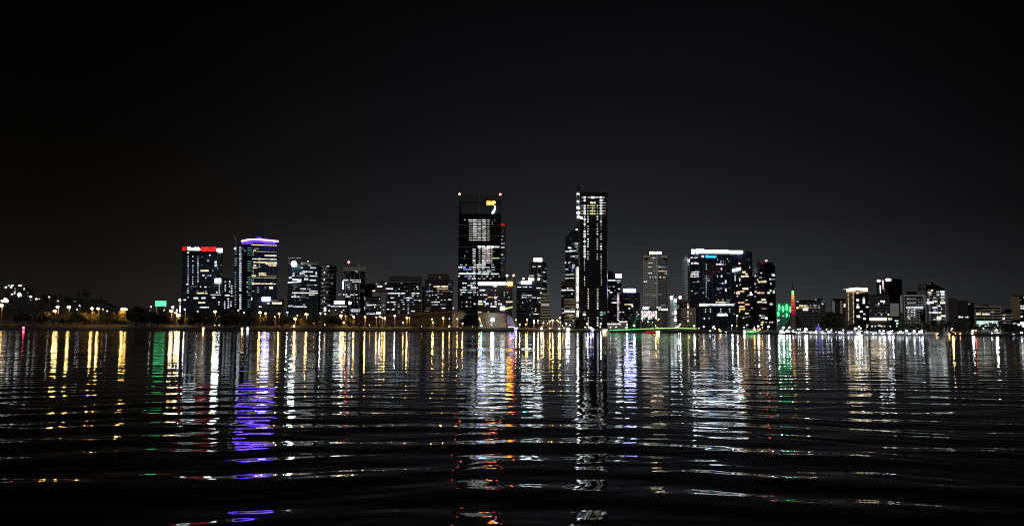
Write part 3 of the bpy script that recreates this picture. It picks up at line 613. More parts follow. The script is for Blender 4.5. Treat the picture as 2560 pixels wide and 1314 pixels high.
# 30, 31
b = Bld('office_block', 'slim white building with an illuminated stair strip and two roof floodlights', 'office block', [(1676, 1254), (1692.5, 1250)], 745, M['conc'], 20)
b.win('G', 'c 950 790 1060 26 12 10 d .8;990 795 34 40 W;990 850 32 46 t;990 900 34 40 w;990 950 34 46 W;990 1005 34 40 w;990 1050 36 34 W;968 800 10 200 t;955 965 20 18 w').flush()
for x in (1678.5, 1700.5):
    k = MB(); k.tube([at(x, 749, 1254), at(x, 742, 1252)], .3); k.tube([at(1690, 744.5, 1254), at(x, 744, 1254)], .4); k = k.build('lamp_bracket', M['steel'], b.root); place('floodlight', unit_ball(E['Z']), k, at(x, 743, 1249), 0, (4.2, 2, 4.4))
b = Bld('office_block', 'brown block with pale window bands beside the slim white building', 'office block', [(1692, 1322), (1726, 1320)], 749, M['brown'], 26)
b.win('G', '1155 842 20 18 y;1157 878 22 20 Y;1030 865 14 14 w;1025 890 14 12 w').bands(6, M['tan'], h=1.4).flush()
b = Bld('apartment_block', 'tan block with a few lit rooms beside the bridge', 'apartment block', [(1703, 1264), (1739, 1260)], 769, M['tan'], 22)
b.win('G', '1157 940 22 14 n;1155 965 30 12 n;1195 965 14 12 y;1155 1000 14 12 n;1160 1030 20 14 e;1115 1010 14 12 e;1157 1060 18 16 w').bands(4, M['cream'], h=.6).fins(4.5, M['cream'], .5, .3).flush()
cr = thing('tower_crane', at(1686.5, 745, 1300), 'slim luffing tower crane reaching up beside the pale concrete tower', 'crane')
k = MB(); k.tube([at(1686.5, 748, 1300), at(1688, 734, 1300)], [1.0, .8], 4); k.build('mast', M['steel'], cr)
k = MB(); k.tube([at(1687, 736, 1300), at(1669.5, 679, 1300)], [.7, .35], 4); k.build('jib', M['grey'], cr)
k = MB(); k.tube([at(1687, 736, 1300), at(1692, 726, 1300)], [.8, .6], 4); k.box(at(1692, 728, 1300), (3, 3, 4)); k.build('counterweight_arm', M['steel'], cr)
# 32
b = Bld('apartment_tower', 'slim pale ribbed tower with a pointed roof', 'apartment tower', [(1706, 1506), (1713.5, 1500), (1717.5, 1500), (1726, 1508)], 652, M['dark'], 24)
b.bands(4, M['conc'], h=1.9, out=.5, segs=(0, 2), z1=b.z1).flush()
b.box('spine', 1712, 1719, 650, 760, M['conc'], 6, 1.2)
k = MB(); q = [at(x, 652, D) for x, D in ((1706, 1506), (1713.5, 1500), (1718, 1500), (1726, 1508), (1724, 1524), (1708, 1524))]; ap = at(1715, 638, 1512)
for a, c in zip(q, q[1:] + q[:1]): k.quad(a, c, ap)
k.build('roof', M['conc'], b.root); b.box('lamp', 1723, 1727, 647, 654, E['Z'], 2, 2)
# 33
b = Bld('hotel_tower', 'broad dark glass tower with a long white roof light and a cyan sign', 'tower', [(1725, 1425), (1747.5, 1402), (1838, 1400), (1882, 1412)], 631, M['glassb'], 40)
b.win('H', '258 230 28 20 w;312 230 52 14 w;265 305 24 26 p;305 302 40 24 p;338 308 26 20 p;260 420 20 12 w;315 420 90 12 w;265 447 36 18 p;320 447 64 20 p;260 478 34 10 w;320 478 70 12 w;320 400 50 6 d;345 545 18 14 w;300 552 70 6 d;262 665 16 14 w;312 700 12 10 w;290 605 10 10 d;330 690 10 10 d;c 450 320 760 30 11 12 w .92;'
      '600 255 12 10 w;730 248 12 12 w;747 280 12 10 w;640 285 16 30 b;675 280 12 12 w;605 318 54 16 n;655 318 52 16 p;700 320 20 10 d;650 378 20 30 w;597 473 16 28 w;652 473 18 32 w;620 415 12 12 d;475 532 52 20 d;665 568 28 24 b;705 548 18 50 w;630 570 18 10 d;630 635 64 26 d;610 645 26 18 w;708 655 18 40 w;412 692 26 18 b;405 626 70 5 d;730 626 90 5 d;600 626 40 5 d;600 815 60 18 y;665 815 80 18 y;735 812 38 18 t;610 785 14 10 w;668 782 14 10 w;575 718 30 8 d;630 690 26 8 d;740 785 60 8 d;420 815 12 10 d;480 765 14 12 d;735 815 30 14 d;'
      '415 848 120 32 Y;535 848 110 30 w;655 848 130 30 p;775 848 110 30 w;440 907 14 13 w;505 907 14 13 w;640 907 14 13 w;757 907 14 13 w;440 938 14 13 w;505 938 14 13 w;640 938 14 13 w;757 938 14 13 w;660 985 150 26 w;620 972 30 22 W;660 972 30 22 W;705 972 30 22 W;425 1027 20 18 w;487 1027 18 18 w;1020 358 14 12 w;1005 255 34 6 d;740 435 60 8 d').bands(3.9, M['slabb'], h=.35, out=.2).fins(7.5, M['slabb'], .35, .25, segs=(1, 2)).flush()
b.box('plant_room', 1742, 1880, 627, 631.5, M['dark'], 26, -8)
for x0, x1, y0, y1 in ((1728.5, 1736, 623.5, 634.5), (1739.5, 1760, 623, 631.5), (1760.5, 1821, 625.5, 632), (1822, 1857, 626.3, 632.8)):
    o = b.box('roof_light', x0, x1, y0, y1, E['Z'], 2, 1.4 if x0 > 1737 else -8); o['label'] = 'white lit roof edge'
b.box('louvres', 1747.5, 1838, 632.8, 636.5, M['grey'], .6, .5)
b.sign('Chevron', 1777, 641, 26, 6, E['c'], M['black'])
lg = b.box('sign', 1752.8, 1760.5, 637.5, 643.8, M['black'], .5, .4); k = MB()
for y0, y1 in ((638.3, 640.6), (641.2, 643.4)):
    a, m_, c = at(1753.4, y0, 1398.8), at(1756.7, y0 + .9, 1398.8), at(1760, y0, 1398.8); dz = Vector((0, 0, (y0 - y1) * 1400 / F * .62))
    k.quad(a, a + dz, m_ + dz, m_); k.quad(m_, m_ + dz, c + dz, c)
k.build('emblem', E['p'], lg)
# 34
b = Bld('apartment_tower', 'dark apartment tower with amber rooms and a tilted white roof sign', 'apartment tower', [(1834, 1306), (1872, 1300), (1887, 1312)], 672, M['black'], 30)
b.win('H', '945 420 46 26 y;978 445 32 20 y;925 475 40 22 y;970 475 80 22 y;890 515 14 50 w;c 830 465 530 16 14 14 w;895 585 14 18 w;965 638 78 28 y;905 675 92 24 a;870 695 52 40 p;853 600 18 22 w;980 787 42 12 y;910 820 82 18 a;990 845 62 22 a;920 873 72 20 a;922 905 82 24 a;888 935 16 24 y;985 962 52 26 y;1000 728 14 14 w;860 735 16 14 w;1035 690 24 26 p;1038 715 40 26 p;1030 620 14 16 d;c 1065 400 560 30 12 14 d .6;1050 890 14 14 w;1020 1000 14 12 w;1020 920 30 8 e;980 1010 16 10 n;940 1020 26 10 n;820 970 16 18 w;815 840 30 30 d;822 690 12 14 w').bands(3.6, M['dark'], h=.6).flush()
k = MB(); a, c = at(1831, 676, 1297), at(1852, 671, 1297); h2 = Vector((0, 0, 1.9)); k.quad(a - h2, c - h2, c + h2, a + h2); n = Vector((0, 1, 0)); k.quad(a + n + h2, c + n + h2, c + n - h2, a + n - h2); k.quad(a + h2, c + h2, c + n + h2, a + n + h2); k.quad(a - h2, a + n - h2, c + n - h2, c - h2)
o = k.build('sign', E['Z'], b.root); o['label'] = 'tilted white roof sign'; b.box('roof_block', 1832, 1868, 664.5, 673, M['black'], 18, -6); b.beacon(1848.5, 665, 659.5, mat='R', r=1)
# 35
cs = [(1887 + 52 * i / 8, 1262 - 20 * math.sin(math.pi * i / 8)) for i in range(9)]
b = Bld('apartment_tower', 'round dark apartment tower with warm rooms and a red beacon', 'apartment tower', cs, 660, M['black'], 40)
b.win('H', '1172 432 22 14 w;1330 458 38 26 n;1293 513 22 24 w;1335 515 34 18 d;1165 490 44 10 n;1160 548 60 24 y;1215 545 54 28 y;1300 573 20 24 n;1140 692 50 26 y;1190 692 48 26 a;1270 692 36 30 n;1335 680 20 44 n;1295 660 16 26 w;1190 780 30 18 y;1220 782 30 20 y;1150 812 60 22 y;1215 815 64 26 n;1305 840 38 28 w;1210 900 64 12 e;1160 990 26 18 p;1200 990 40 14 e;1195 1020 50 18 y;1240 1025 28 28 W;1190 1078 42 24 y;1240 1078 18 22 n;1285 1078 18 18 n;1315 1078 24 20 p;1180 1110 24 18 y;1097 470 18 22 p;1125 522 16 18 p;1095 575 18 26 p;1100 675 20 26 p;1090 740 14 14 p;1230 530 14 12 d;1350 640 14 20 d;1110 620 14 14 d;1145 1050 14 14 e').bands(3.5, M['dark'], h=.55).flush()
b.box('roof_block', 1893, 1932, 655.5, 660.5, M['black'], 16, -14); b.beacon(1915.7, 656, 652.5, mat='R', r=1.3)
# 36 green
b = Bld('concert_shed', 'low building washed in green with hanging mint light strips', 'pavilion', [(1941, 1204), (1981, 1200)], 757, surf('green_light_tinted_wall', (.10, .30, .2), .7), 22)  # the green light on this wall is put into its base colour
for zx, zy, hh in ((350, 715, 125), (420, 745, 115), (488, 715, 132), (553, 750, 115), (335, 835, 100), (490, 855, 78)):
    p = at(1900 + zx / 7.3, 670 + zy / 7.3, 1198); o = place('light_strip', unit_ball(E['m']), b.root, p, 0, (3.5, 1.2, hh / 7.3 * 1198 / F))
b.win('I', '420 870 20 30 w;548 868 26 34 w;610 870 36 24 w;645 872 40 30 w').flush()
# 37 bell tower
bt = thing('bell_tower', at(1982.5, 818, 950), 'slender bell tower with a glowing red and lime spire tapering to a needle', 'bell tower')
def zz(y): return at(1982.5, y, 950).z
D = 950; X = at(1982.5, 760, D).x
def ring(y, w): return w / 2 * D / F
k = MB(); k.tube([(X, D, zz(726)), (X, D, zz(719)), (X, D, zz(700))], [2.0, .7, .12], 8); k.build('spire', M['frame'], bt)
k = MB(); k.tube([(X, D, zz(737)), (X, D, zz(724))], [ring(0, 6.6), ring(0, 5.2)], 10); o = k.build('lantern', E['H'], bt); o['label'] = 'lime glass lantern'
hues = ['s', 'o1', 'o1', 'o2', 'o2', 'o2', 'o2', 'o3', 'o3', 'o3', 'o3', 'o4', 'o4']
for kk, c, s in (('o1', (1, .38, .10), 1.3), ('o2', (1, .14, .08), 1.0), ('o3', (1, .04, .05), .75), ('o4', (.75, .02, .12), .5)): ecol(kk, 'spire_glow_' + {'1': 'amber', '2': 'orange', '3': 'red', '4': 'crimson'}[kk[1]], c, s, var=.12, sample=True)
ecol('s1', 'spire_glow_gold', (1, .62, .18), 1.6, var=.1, sample=True); hues[0] = 's1'
k = MB()
for i, hh in enumerate(hues):
    y0 = 739.5 + i * 3.75; w = 6.6 + i * .36
    q = MB(); q.tube([(X, D, zz(y0 + 2.2)), (X, D, zz(y0))], [ring(0, w + .25), ring(0, w)], 10); q.build('glass_storey', E[hh], bt)
    k.tube([(X, D, zz(y0 + 3.8)), (X, D, zz(y0 + 2.2))], [ring(0, w + 1.0), ring(0, w + 1.0)], 10)
k.build('floor_rings', M['black'], bt)
k = MB(); k.tube([(X, D, zz(819)), (X, D, zz(787.5))], [ring(0, 15), ring(0, 13)], 10); k.build('base', M['tan'], bt)
for sx in (-1, 1):
    k = MB(); n = 7; prev = None
    for i in range(n + 1):
        t = i / n; y = 819 - t * 36; off = sx * (ring(0, 15) + (1 - t) ** 1.5 * 7)
        cur = [(X + off, D - 3, zz(y)), (X + sx * ring(0, 12), D + 3, zz(y))]
        if prev: k.quad(prev[0], prev[1], cur[1], cur[0]); k.quad(*[(a, b_ + .4, c) for a, b_, c in (cur[0], cur[1], prev[1], prev[0])])
        prev = cur
    k.build('copper_sail', M['copper'], bt)
# 38
b = Bld('apartment_block', 'long dark apartment block with two warm lit storeys behind the bell tower', 'apartment block', [(1990, 1155), (2064, 1150)], 754, M['dark'], 26)
b.win('I', '750 683 70 24 y;830 683 70 24 y;920 680 20 16 w;1000 680 60 14 n;1075 682 40 14 d;690 718 60 24 y;770 720 60 26 y;845 718 80 28 y;930 722 70 18 e;1010 722 60 16 e;1080 720 26 20 n;830 758 90 28 Y;680 745 30 12 e;1140 650 36 32 w;1168 602 20 24 d;970 785 30 12 d;1025 785 24 10 d;1080 785 16 14 d;685 610 36 30 g;1020 575 26 36 d').bands(3.6, M['grey'], h=.5).fins(8, M['grey'], .5, .3).flush()
b.box('roof_block', 1999, 2050, 749.5, 754.5, M['black'], 16, -4); b.box('roof_block', 2038, 2056, 745.5, 750, M['black'], 12, -6)
# 39
b = Bld('office_block', 'grey block with two pale piers under a flat dark roof', 'office block', [(2079, 1204), (2114, 1200)], 749, M['dark'], 24)
b.box('pier', 2081, 2086.5, 752, 783, M['conc'], 2, 1); b.box('pier', 2101, 2105.5, 751, 783, M['conc'], 2, 1); b.box('roof', 2082, 2114, 746.5, 749.5, M['black'], 24, 1)
b.win('I', '1543 662 24 30 W;1543 698 24 26 W').bands(4, M['grey'], h=.8, z1=b.z0 + 22).flush()
# 40
b = Bld('hotel_tower', 'hotel tower with a glowing white crown and two lit stair columns', 'hotel', [(2115, 1010), (2140.5, 1000), (2173, 1006)], 731, M['black'], 26)
b.win('J', 'c 300 470 1025 23 20 14 y;c 390 455 1025 23 20 14 y;345 505 16 24 e;330 625 16 24 e;465 455 36 30 n;525 455 16 16 d;578 540 32 24 n;580 582 38 34 W;580 630 36 34 W;467 580 42 36 W;467 662 36 30 w;472 710 46 38 W;640 708 42 28 n;533 790 42 34 W;588 835 32 28 w;480 880 54 44 W;592 920 40 34 W;530 905 16 20 e;705 780 16 18 d;670 625 12 24 d').flush()
b.box('facade_panel', 2115.2, 2119.5, 733, 810, M['tan'], .5, -3); b.box('facade_panel', 2123.5, 2131.5, 733, 810, M['tan'], .5, 0)
k = MB(); q = [at(x, y, Dd) for x, y, Dd in ((2116, 725.5, 1006), (2141, 721.8, 997), (2168.5, 723.5, 1003))]
for a, c in zip(q, q[1:]):
    h2 = Vector((0, 0, 1.7)); n = Vector((0, 14, 0)); k.quad(a - h2, c - h2, c + h2, a + h2); k.quad(a + h2, c + h2, c + h2 + n, a + h2 + n)
o = k.build('crown_light', E['Y'], b.root); o['label'] = 'glowing warm white crown'; b.box('parapet', 2115, 2173, 728.5, 732, M['tan'], 22, -5)
# 41-43
b = Bld('office_block', 'dim grey block between the hotel and the dark tower', 'office block', [(2174, 1084), (2224, 1080)], 736, M['dark'], 24)
b.win('J', '905 602 40 28 W;945 604 40 26 W;945 638 22 24 w;852 645 24 20 n;820 675 52 14 d;855 680 26 14 d;870 810 54 16 t;800 842 16 20 d;903 842 24 18 w;1030 845 26 24 n;990 798 18 20 d;905 885 20 12 d').bands(4, M['grey'], h=.7).flush()
b = Bld('office_tower', 'plain dark tower with two white oval signs and vertical light bars', 'office tower', [(2192, 1256), (2214, 1246), (2256, 1250)], 697, M['black'], 26)
b.win('J', '882 385 18 170 n;932 300 16 190 p;865 385 26 14 e;870 320 10 60 e;960 400 10 60 e').flush()
for x, y, w in ((2196.4, 701.5, 8.5), (2221, 699, 13.5)): o = place('sign', unit_ball(E['Z']), b.root, at(x, y, 1244 if x > 2200 else 1250), 0, (w * .61, 1.4, 3.6)); o['label'] = 'white oval sign'
b.box('low_wall', 2226, 2247, 758, 790, M['conc'], 20, 6); b.box('roof_edge', 2213, 2250, 696, 697.5, M['dark'], 20, -3)
b = Bld('pavilion', 'low dark pavilion with one long warm white fascia light', 'pavilion', [(2174, 903), (2218, 900)], 794, M['dark'], 20)
b.win('J', '645 1038 34 24 n;730 1058 28 22 n;788 1058 30 22 n;857 1045 46 26 n;902 1058 32 22 n;957 1058 30 22 n;1065 1060 22 20 y').flush()
o = b.box('fascia_light', 2174.5, 2216.5, 793.8, 800, E['Y'], 1, 1); o['label'] = 'long warm white fascia light'; b.box('sign', 2220, 2230, 794, 799.5, E['y'], 1, 1); b.box('roof', 2173, 2232, 792.6, 793.6, M['black'], 20, 2)
b = Bld('kiosk', 'small dark kiosk with two stacked square white lights', 'kiosk', [(2236, 862), (2249, 860)], 799, M['black'], 10)
b.win('J', '1180 958 70 20 w;1195 1005 36 34 W;1195 1050 40 36 W').flush(); b.box('roof', 2235, 2250, 797.8, 799, M['black'], 12, 1)
# 44
b = Bld('apartment_block', 'white gridded block with one full-width glowing storey', 'apartment block', [(2252, 1064), (2261, 1052), (2311.5, 1056)], 738, M['black'], 24)
b.bands(3.7, M['conc'], h=1.1, out=.5, segs=(1,)).fins(4.2, M['conc'], .8, .5, segs=(1,))
b.win('J', '1412 495 40 16 n;1455 495 36 18 n;1535 495 26 16 d;1390 563 38 24 w;1440 563 42 20 w;1497 563 38 26 w;1390 630 38 22 w;1445 630 40 22 w;1497 630 36 26 w;1395 655 20 14 d;1420 722 120 34 W;1540 722 110 34 W;1650 722 90 34 W;c 1390 768 905 32 38 20 w;c 1447 768 880 32 38 20 w;c 1500 760 905 32 36 24 w;1415 925 20 26 l').flush()
b.box('side_wall', 2252, 2261, 738, 800, M['conc'], 2, -6); b.box('parapet', 2259, 2312, 736.5, 740.5, M['conc'], 20, .8); b.box('plant_room', 2266, 2292, 728.5, 737, M['black'], 14, -5); b.box('side_wall', 2309, 2312.5, 738, 806, M['conc'], 2, 1.2)
# 45
b = Bld('apartment_tower', 'apartment tower with a sloping dark roof and many large lit rooms', 'apartment tower', [(2315, 1012), (2324, 1002), (2363, 1006)], 724, M['dark'], 24)
b.bands(3.3, M['conc'], h=.7, out=.6).fins(9.6, M['conc'], .7, .7)
b.win('K', '325 395 36 44 n;365 400 44 46 n;320 345 34 26 e;385 350 38 28 n;345 445 40 20 a;495 378 46 26 n;583 385 68 44 W;500 438 46 34 w;590 440 58 44 W;435 498 54 28 n;590 495 84 34 p;320 532 38 40 w;440 560 84 38 n;590 538 52 22 l;350 592 112 48 W;590 592 78 42 W;513 655 64 36 w;440 683 88 40 w;440 740 52 24 b;440 775 90 34 W;525 775 70 32 n;365 775 64 24 n;520 880 76 60 W;450 915 72 34 n;580 840 38 36 y;630 845 40 46 w;570 712 14 40 p;515 920 60 40 n;600 905 80 10 d').flush()
k = MB(); D = 1003; q = [at(x, y, D) for x, y in ((2315, 725), (2363, 725), (2362, 722), (2334, 709), (2333, 705), (2316, 704.5))]
n = Vector((0, 20, 0)); k.quad(*q); k.quad(*[p + n for p in reversed(q)])
for a, c in zip(q, q[1:] + q[:1]): k.quad(a, a + n, c + n, c)
k.build('roof', M['black'], b.root); b.box('roof_vent', 2318, 2320.5, 706, 710, M['conc'], 1, 1); b.box('roof_vent', 2323.5, 2326, 707, 711, M['conc'], 1, 1); b.box('side_wall', 2364, 2369.5, 735, 802, M['grey'], 16, -4)
# 46-50
b = Bld('office_block', 'blank dark brown block right beside the sloping-roofed apartment tower', 'office block', [(2371, 1104), (2394, 1100)], 747, M['brown'], 22); b.flush()
b.box('roof_edge', 2374, 2392, 745.8, 747.4, M['brown'], 14, -3)
b = Bld('office_block', 'very dim gridded block with a row of white lamps along its foot', 'office block', [(2394, 1122), (2421, 1120)], 751, M['dark'], 22)
b.bands(4, M['brown'], h=1.2).fins(4.5, M['brown'], .8, .4).win('K', '918 865 26 28 W;958 866 24 24 W;998 866 20 18 d;1035 866 22 20 w;1072 866 26 24 W;1115 868 50 26 W;1105 905 20 20 d;1140 905 18 20 d').flush()
b = Bld('office_block', 'narrow black block with one dim light under its roof', 'office block', [(2421, 1092), (2435, 1090)], 756, M['black'], 18)
b.win('K', '1105 615 44 22 d').flush(); b.box('roof_edge', 2420, 2435, 755.5, 757.5, M['brown'], 14, .5)
b = Bld('apartment_block', 'broad cream block with dark window bays and a few warm rooms', 'apartment block', [(2439, 1003), (2502.5, 1000)], 766, M['black'], 26)
b.bands(3.25, M['cream'], h=1.25, out=.6, z1=b.z1 + 1).fins(8.5, M['cream'], .9, .6)
b.win('K', '1270 812 48 38 Y;1305 815 36 34 y;1315 775 26 34 y;1395 815 66 36 Y;1460 815 64 36 Y;1555 770 48 22 n').flush()
b.box('parapet', 2438, 2503, 765, 768, M['cream'], 20, .7); b.box('plant_room', 2449.5, 2473, 761.5, 766, M['black'], 12, -5)
b = Bld('pavilion', 'white-lit market pavilion partly hidden by dark trees, below the broad cream block', 'pavilion', [(2441, 742), (2497, 740)], 801.5, M['white'], 16)
b.box('roof', 2440, 2498, 799.8, 801.6, M['black'], 18, 1); b.box('glowing_wall', 2442, 2496, 801.8, 815, emis('glowing_pavilion_wall', (.74, 1, .93), .85, var=.15, cell=2), .6, .6)  # the wall glows itself in place of light falling on it
b = Bld('office_block', 'low cream block with a white wall lamp beside the cream-sided tower', 'office block', [(2503, 984), (2529, 980)], 779, M['black'], 20)
b.bands(3.3, M['cream'], h=1.3, out=.5).win('K', '1780 822 42 30 W;1770 895 36 26 W;1810 828 40 16 t').flush(); b.box('roof', 2512, 2530, 773, 779, M['black'], 12, -4)
b = Bld('apartment_tower', 'cream-sided tower cut by the frame, with lit rooms in a dark front', 'apartment tower', [(2528.5, 1058), (2549, 1050), (2585, 1056)], 739, M['black'], 24)
b.box('side_wall', 2528.5, 2549, 741, 798, M['tan'], 1, .5); b.box('corner_pier', 2527.5, 2530, 772, 798, M['cream'], 2, 2)
b.bands(3.4, M['brown'], h=.7, segs=(1,)).win('K', '2112 655 34 32 n;2112 698 36 30 n;2118 855 34 34 n;2115 770 20 18 e;2160 490 16 20 n;2100 535 14 16 d;2150 655 18 30 n;2150 700 18 24 n').flush()
b = Bld('pavilion', 'low brightly lit waterside hall cut by the frame, half hidden by trees', 'pavilion', [(2530, 772), (2590, 770)], 801, M['dark'], 14)
b.win('K', '1990 1000 60 40 n;2035 1015 80 34 W;2085 1000 20 30 w;2130 985 60 60 W;2150 1040 50 50 W;1790 970 30 30 d').flush(); b.box('roof', 2529, 2591, 799.5, 801.2, M['black'], 16, 1)
# ------------------------------------------------------------------ hill on the far left
b = Bld('apartment_tower', 'hilltop apartment tower with four round lights near its roof', 'apartment tower', [(9, 1232), (36, 1230)], 713, M['brown'], 16, z0=20)
b.win('L', '122 228 38 36 W;183 192 34 30 n;250 190 40 36 W;228 225 38 32 W;248 370 40 30 n;300 345 26 60 n;310 275 16 90 d').bands(3.5, M['dark'], h=.8).flush()
b = Bld('apartment_tower', 'hilltop tower with a cluster of white rooms halfway up', 'apartment tower', [(43, 1212), (62, 1210)], 711.5, M['brown'], 16, z0=20)
b.win('L', '415 193 64 26 W;497 262 22 50 n;400 350 44 30 W;400 382 80 34 W;410 415 60 26 Y;440 520 18 90 d;435 575 26 26 n').bands(3.5, M['dark'], h=.8).flush()
b = Bld('apartment_tower', 'unlit hilltop tower with faint vertical ribs', 'apartment tower', [(67, 1222), (86, 1220)], 712.5, M['brown'], 16, z0=20)
b.fins(4, M['dark'], .8, .5).win('L', '575 340 24 26 d;610 390 30 16 d').flush()
for i, (x0, x1, y0, txt, lab) in enumerate(((6, 24, 744, '105 465 44 36 Y;145 470 26 20 n;45 505 44 44 Y;110 510 110 44 Y;115 548 60 24 y;85 550 20 20 y', 'house with a cluster of warm lit rooms on the hillside at the frame edge'),
        (66, 84, 738, '600 385 26 20 d;635 422 42 32 W;570 415 20 20 d;630 490 22 26 d', 'small hillside house below the unlit ribbed tower'), (87, 112, 744, '750 468 50 32 W;798 468 40 22 n;870 470 50 16 d', 'long low hillside house with a row of white windows'),
        (182, 198, 749, '1540 515 40 20 d', 'pale flat-roofed house among the hilltop trees'), (252, 282, 760, '', 'dark house with a wide eave on the hill shoulder'))):
    b = Bld('house', lab, 'house', [(x0, 1120 + i * 8), (x1, 1118 + i * 8)], y0, M['hillroof'] if i != 3 else M['brown'], 10, z0=8)
    b.win('L', txt).flush(); b.box('roof', x0 - 1, x1 + 1, y0 - 1.5, y0, M['hillroof'], 12, 1)
# ------------------------------------------------------------------ night sky and added fill sun
W = bpy.data.worlds.new('World'); SC.world = W; W.use_nodes = True
nt = W.node_tree; nt.nodes.clear(); out = nt.nodes.new('ShaderNodeOutputWorld')
tc = N(nt, 'ShaderNodeTexCoord'); sep = N(nt, 'ShaderNodeSeparateXYZ'); nt.links.new(tc.outputs['Generated'], sep.inputs[0])
cr_ = N(nt, 'ShaderNodeValToRGB'); el = cr_.color_ramp.elements
stops = [(0, .034), (.03, .030), (.07, .0195), (.13, .0102), (.2, .0056), (.28, .0031), (.38, .0016), (.6, .0008), (1, .0004)]
while len(el) < len(stops): el.new(.5)
for e, (p, v) in zip(el, stops): e.position = p; e.color = (v * .96, v, v * (1.03 + .16 * min(1, p / .25)), 1)
nt.links.new(sep.outputs['Z'], cr_.inputs[0])
# the city's light dome: strongest over the towers, weaker and browner to the left
hx = N(nt, 'ShaderNodeVectorMath', operation='NORMALIZE'); cb = N(nt, 'ShaderNodeCombineXYZ')
nt.links.new(sep.outputs['X'], cb.inputs[0]); nt.links.new(sep.outputs['Y'], cb.inputs[1]); nt.links.new(cb.outputs[0], hx.inputs[0])
dt = N(nt, 'ShaderNodeVectorMath', operation='DOT_PRODUCT'); nt.links.new(hx.outputs[0], dt.inputs[0])
dt.inputs[1].default_value = Vector((math.sin(.10), math.cos(.10), 0))
mr = N(nt, 'ShaderNodeMapRange', interpolation_type='SMOOTHSTEP'); nt.links.new(mathn(nt, 'ARCCOSINE', dt.outputs['Value']), mr.inputs[0])
for i, v in ((1, 0.0), (2, .64), (3, 1.5), (4, .27)): mr.inputs[i].default_value = v
sx = N(nt, 'ShaderNodeSeparateXYZ'); nt.links.new(hx.outputs[0], sx.inputs[0])
wm = N(nt, 'ShaderNodeMapRange', interpolation_type='SMOOTHSTEP'); nt.links.new(sx.outputs['X'], wm.inputs[0])
for i, v in ((1, -.5), (2, -.1), (3, 1.0), (4, 0.0)): wm.inputs[i].default_value = v
mx = N(nt, 'ShaderNodeMix', data_type='RGBA'); nt.links.new(wm.outputs[0], mx.inputs[0])
mx.inputs[6].default_value = (1, 1, 1, 1); mx.inputs[7].default_value = (1.22, 1.0, .72, 1)
ml = N(nt, 'ShaderNodeMix', data_type='RGBA', blend_type='MULTIPLY'); ml.inputs[0].default_value = 1
nt.links.new(cr_.outputs[0], ml.inputs[6]); nt.links.new(mx.outputs[2], ml.inputs[7])
bg = N(nt, 'ShaderNodeBackground'); nt.links.new(ml.outputs[2], bg.inputs['Color']); cn = N(nt, 'ShaderNodeTexNoise'); cn.inputs['Scale'].default_value = 2.6; cn.inputs['Detail'].default_value = 4
cmap = N(nt, 'ShaderNodeMapping'); cmap.inputs['Scale'].default_value = (1, 1, 3.2); nt.links.new(tc.outputs['Generated'], cmap.inputs['Vector']); nt.links.new(cmap.outputs[0], cn.inputs['Vector'])
nt.links.new(mathn(nt, 'MULTIPLY', mr.outputs[0], mathn(nt, 'MULTIPLY_ADD', cn.outputs['Fac'], .5, .75)), bg.inputs['Strength'])   # thin uneven haze in the glow
sky = N(nt, 'ShaderNodeTexSky', sky_type='NISHITA'); sky.sun_disc = False; sky.sun_elevation = math.radians(-9); sky.sun_rotation = math.radians(200)
bg2 = N(nt, 'ShaderNodeBackground'); nt.links.new(sky.outputs[0], bg2.inputs['Color']); bg2.inputs['Strength'].default_value = .004
ad = N(nt, 'ShaderNodeAddShader'); nt.links.new(bg.outputs[0], ad.inputs[0]); nt.links.new(bg2.outputs[0], ad.inputs[1]); nt.links.new(ad.outputs[0], out.inputs[0])
sl = bpy.data.lights.new('fill_sun', 'SUN'); sl.energy = .55; sl.angle = math.radians(.5); sl.color = (.95, .96, 1)  # added weak sun, standing in for city light on the facades
so = bpy.data.objects.new('fill_sun', sl); C.objects.link(so); so.rotation_euler = (math.radians(48), 0, math.radians(-28))
# ------------------------------------------------------------------ river
rng = np.random.default_rng(11)
comps = []
for i in range(26):
    lam = 3.4 * (0.5 / 3.4) ** (i / 25.0) if i > 5 else (4.6, 3.9, 3.4, 2.9, 2.5, 2.1)[i]
    sig = (.033 if i < 6 else .0145)
    comps.append((lam, rng.normal(0, .17 if i < 6 else .42), sig * rng.uniform(.7, 1.3), rng.uniform(0, 6.28)))
Dr = [2.0]
while Dr[-1] < 3500:
    d = Dr[-1]
    Dr.append(d + (.6 if d < 9 else max(.07, d * .0042) if d < 150 else d * .04))
Dr = np.array(Dr)
th = np.tan(np.radians(np.linspace(-44, 44, 760)))
X = (Dr[:, None] + 3) * th[None, :]; Y = np.repeat(Dr[:, None], len(th), 1); Z = np.zeros_like(X)
bow = 1.0 * (np.sqrt(1 + ((X - .6) / 4.5) ** 2) - 1)          # wake crests bend towards the viewer at both sides
for lam, ang, s, ph in comps:
    k = 2 * math.pi / lam
    fade = np.clip((58 * lam - Y) / (28 * lam), 0, 1); fade = fade * fade * (3 - 2 * fade)
    warp = .9 * np.sin(X * .045 + ph * 3) + .5 * np.sin(X * .11 + Y * .03 + ph) + 3.2 * np.sin(X * .15 + Y * .05 + ph * 5) + 1.2 * np.sin(X * .42 - Y * .11 + ph * 2)
    grp = (.60 + .40 * np.sin(X * .06 * (1 + .2 * math.sin(ph)) + Y * .11 + ph * 2)) * (.72 + .42 * np.sin(X * (.55 + .3 * math.sin(ph * 7)) + Y * .21 + ph * 9) * np.sin(X * .23 - Y * .17 + ph * 4))
    calm = np.clip((Y - 24) / 40, 0, 1); calm = 1 - .68 * calm * calm * (3 - 2 * calm)
    Z += calm * fade * grp * s / k * np.sin(k * (math.cos(ang) * Y + math.sin(ang) * X + .25 * warp + (1.0 if lam > 3 else .45) * bow) + ph)
nr, nc = X.shape
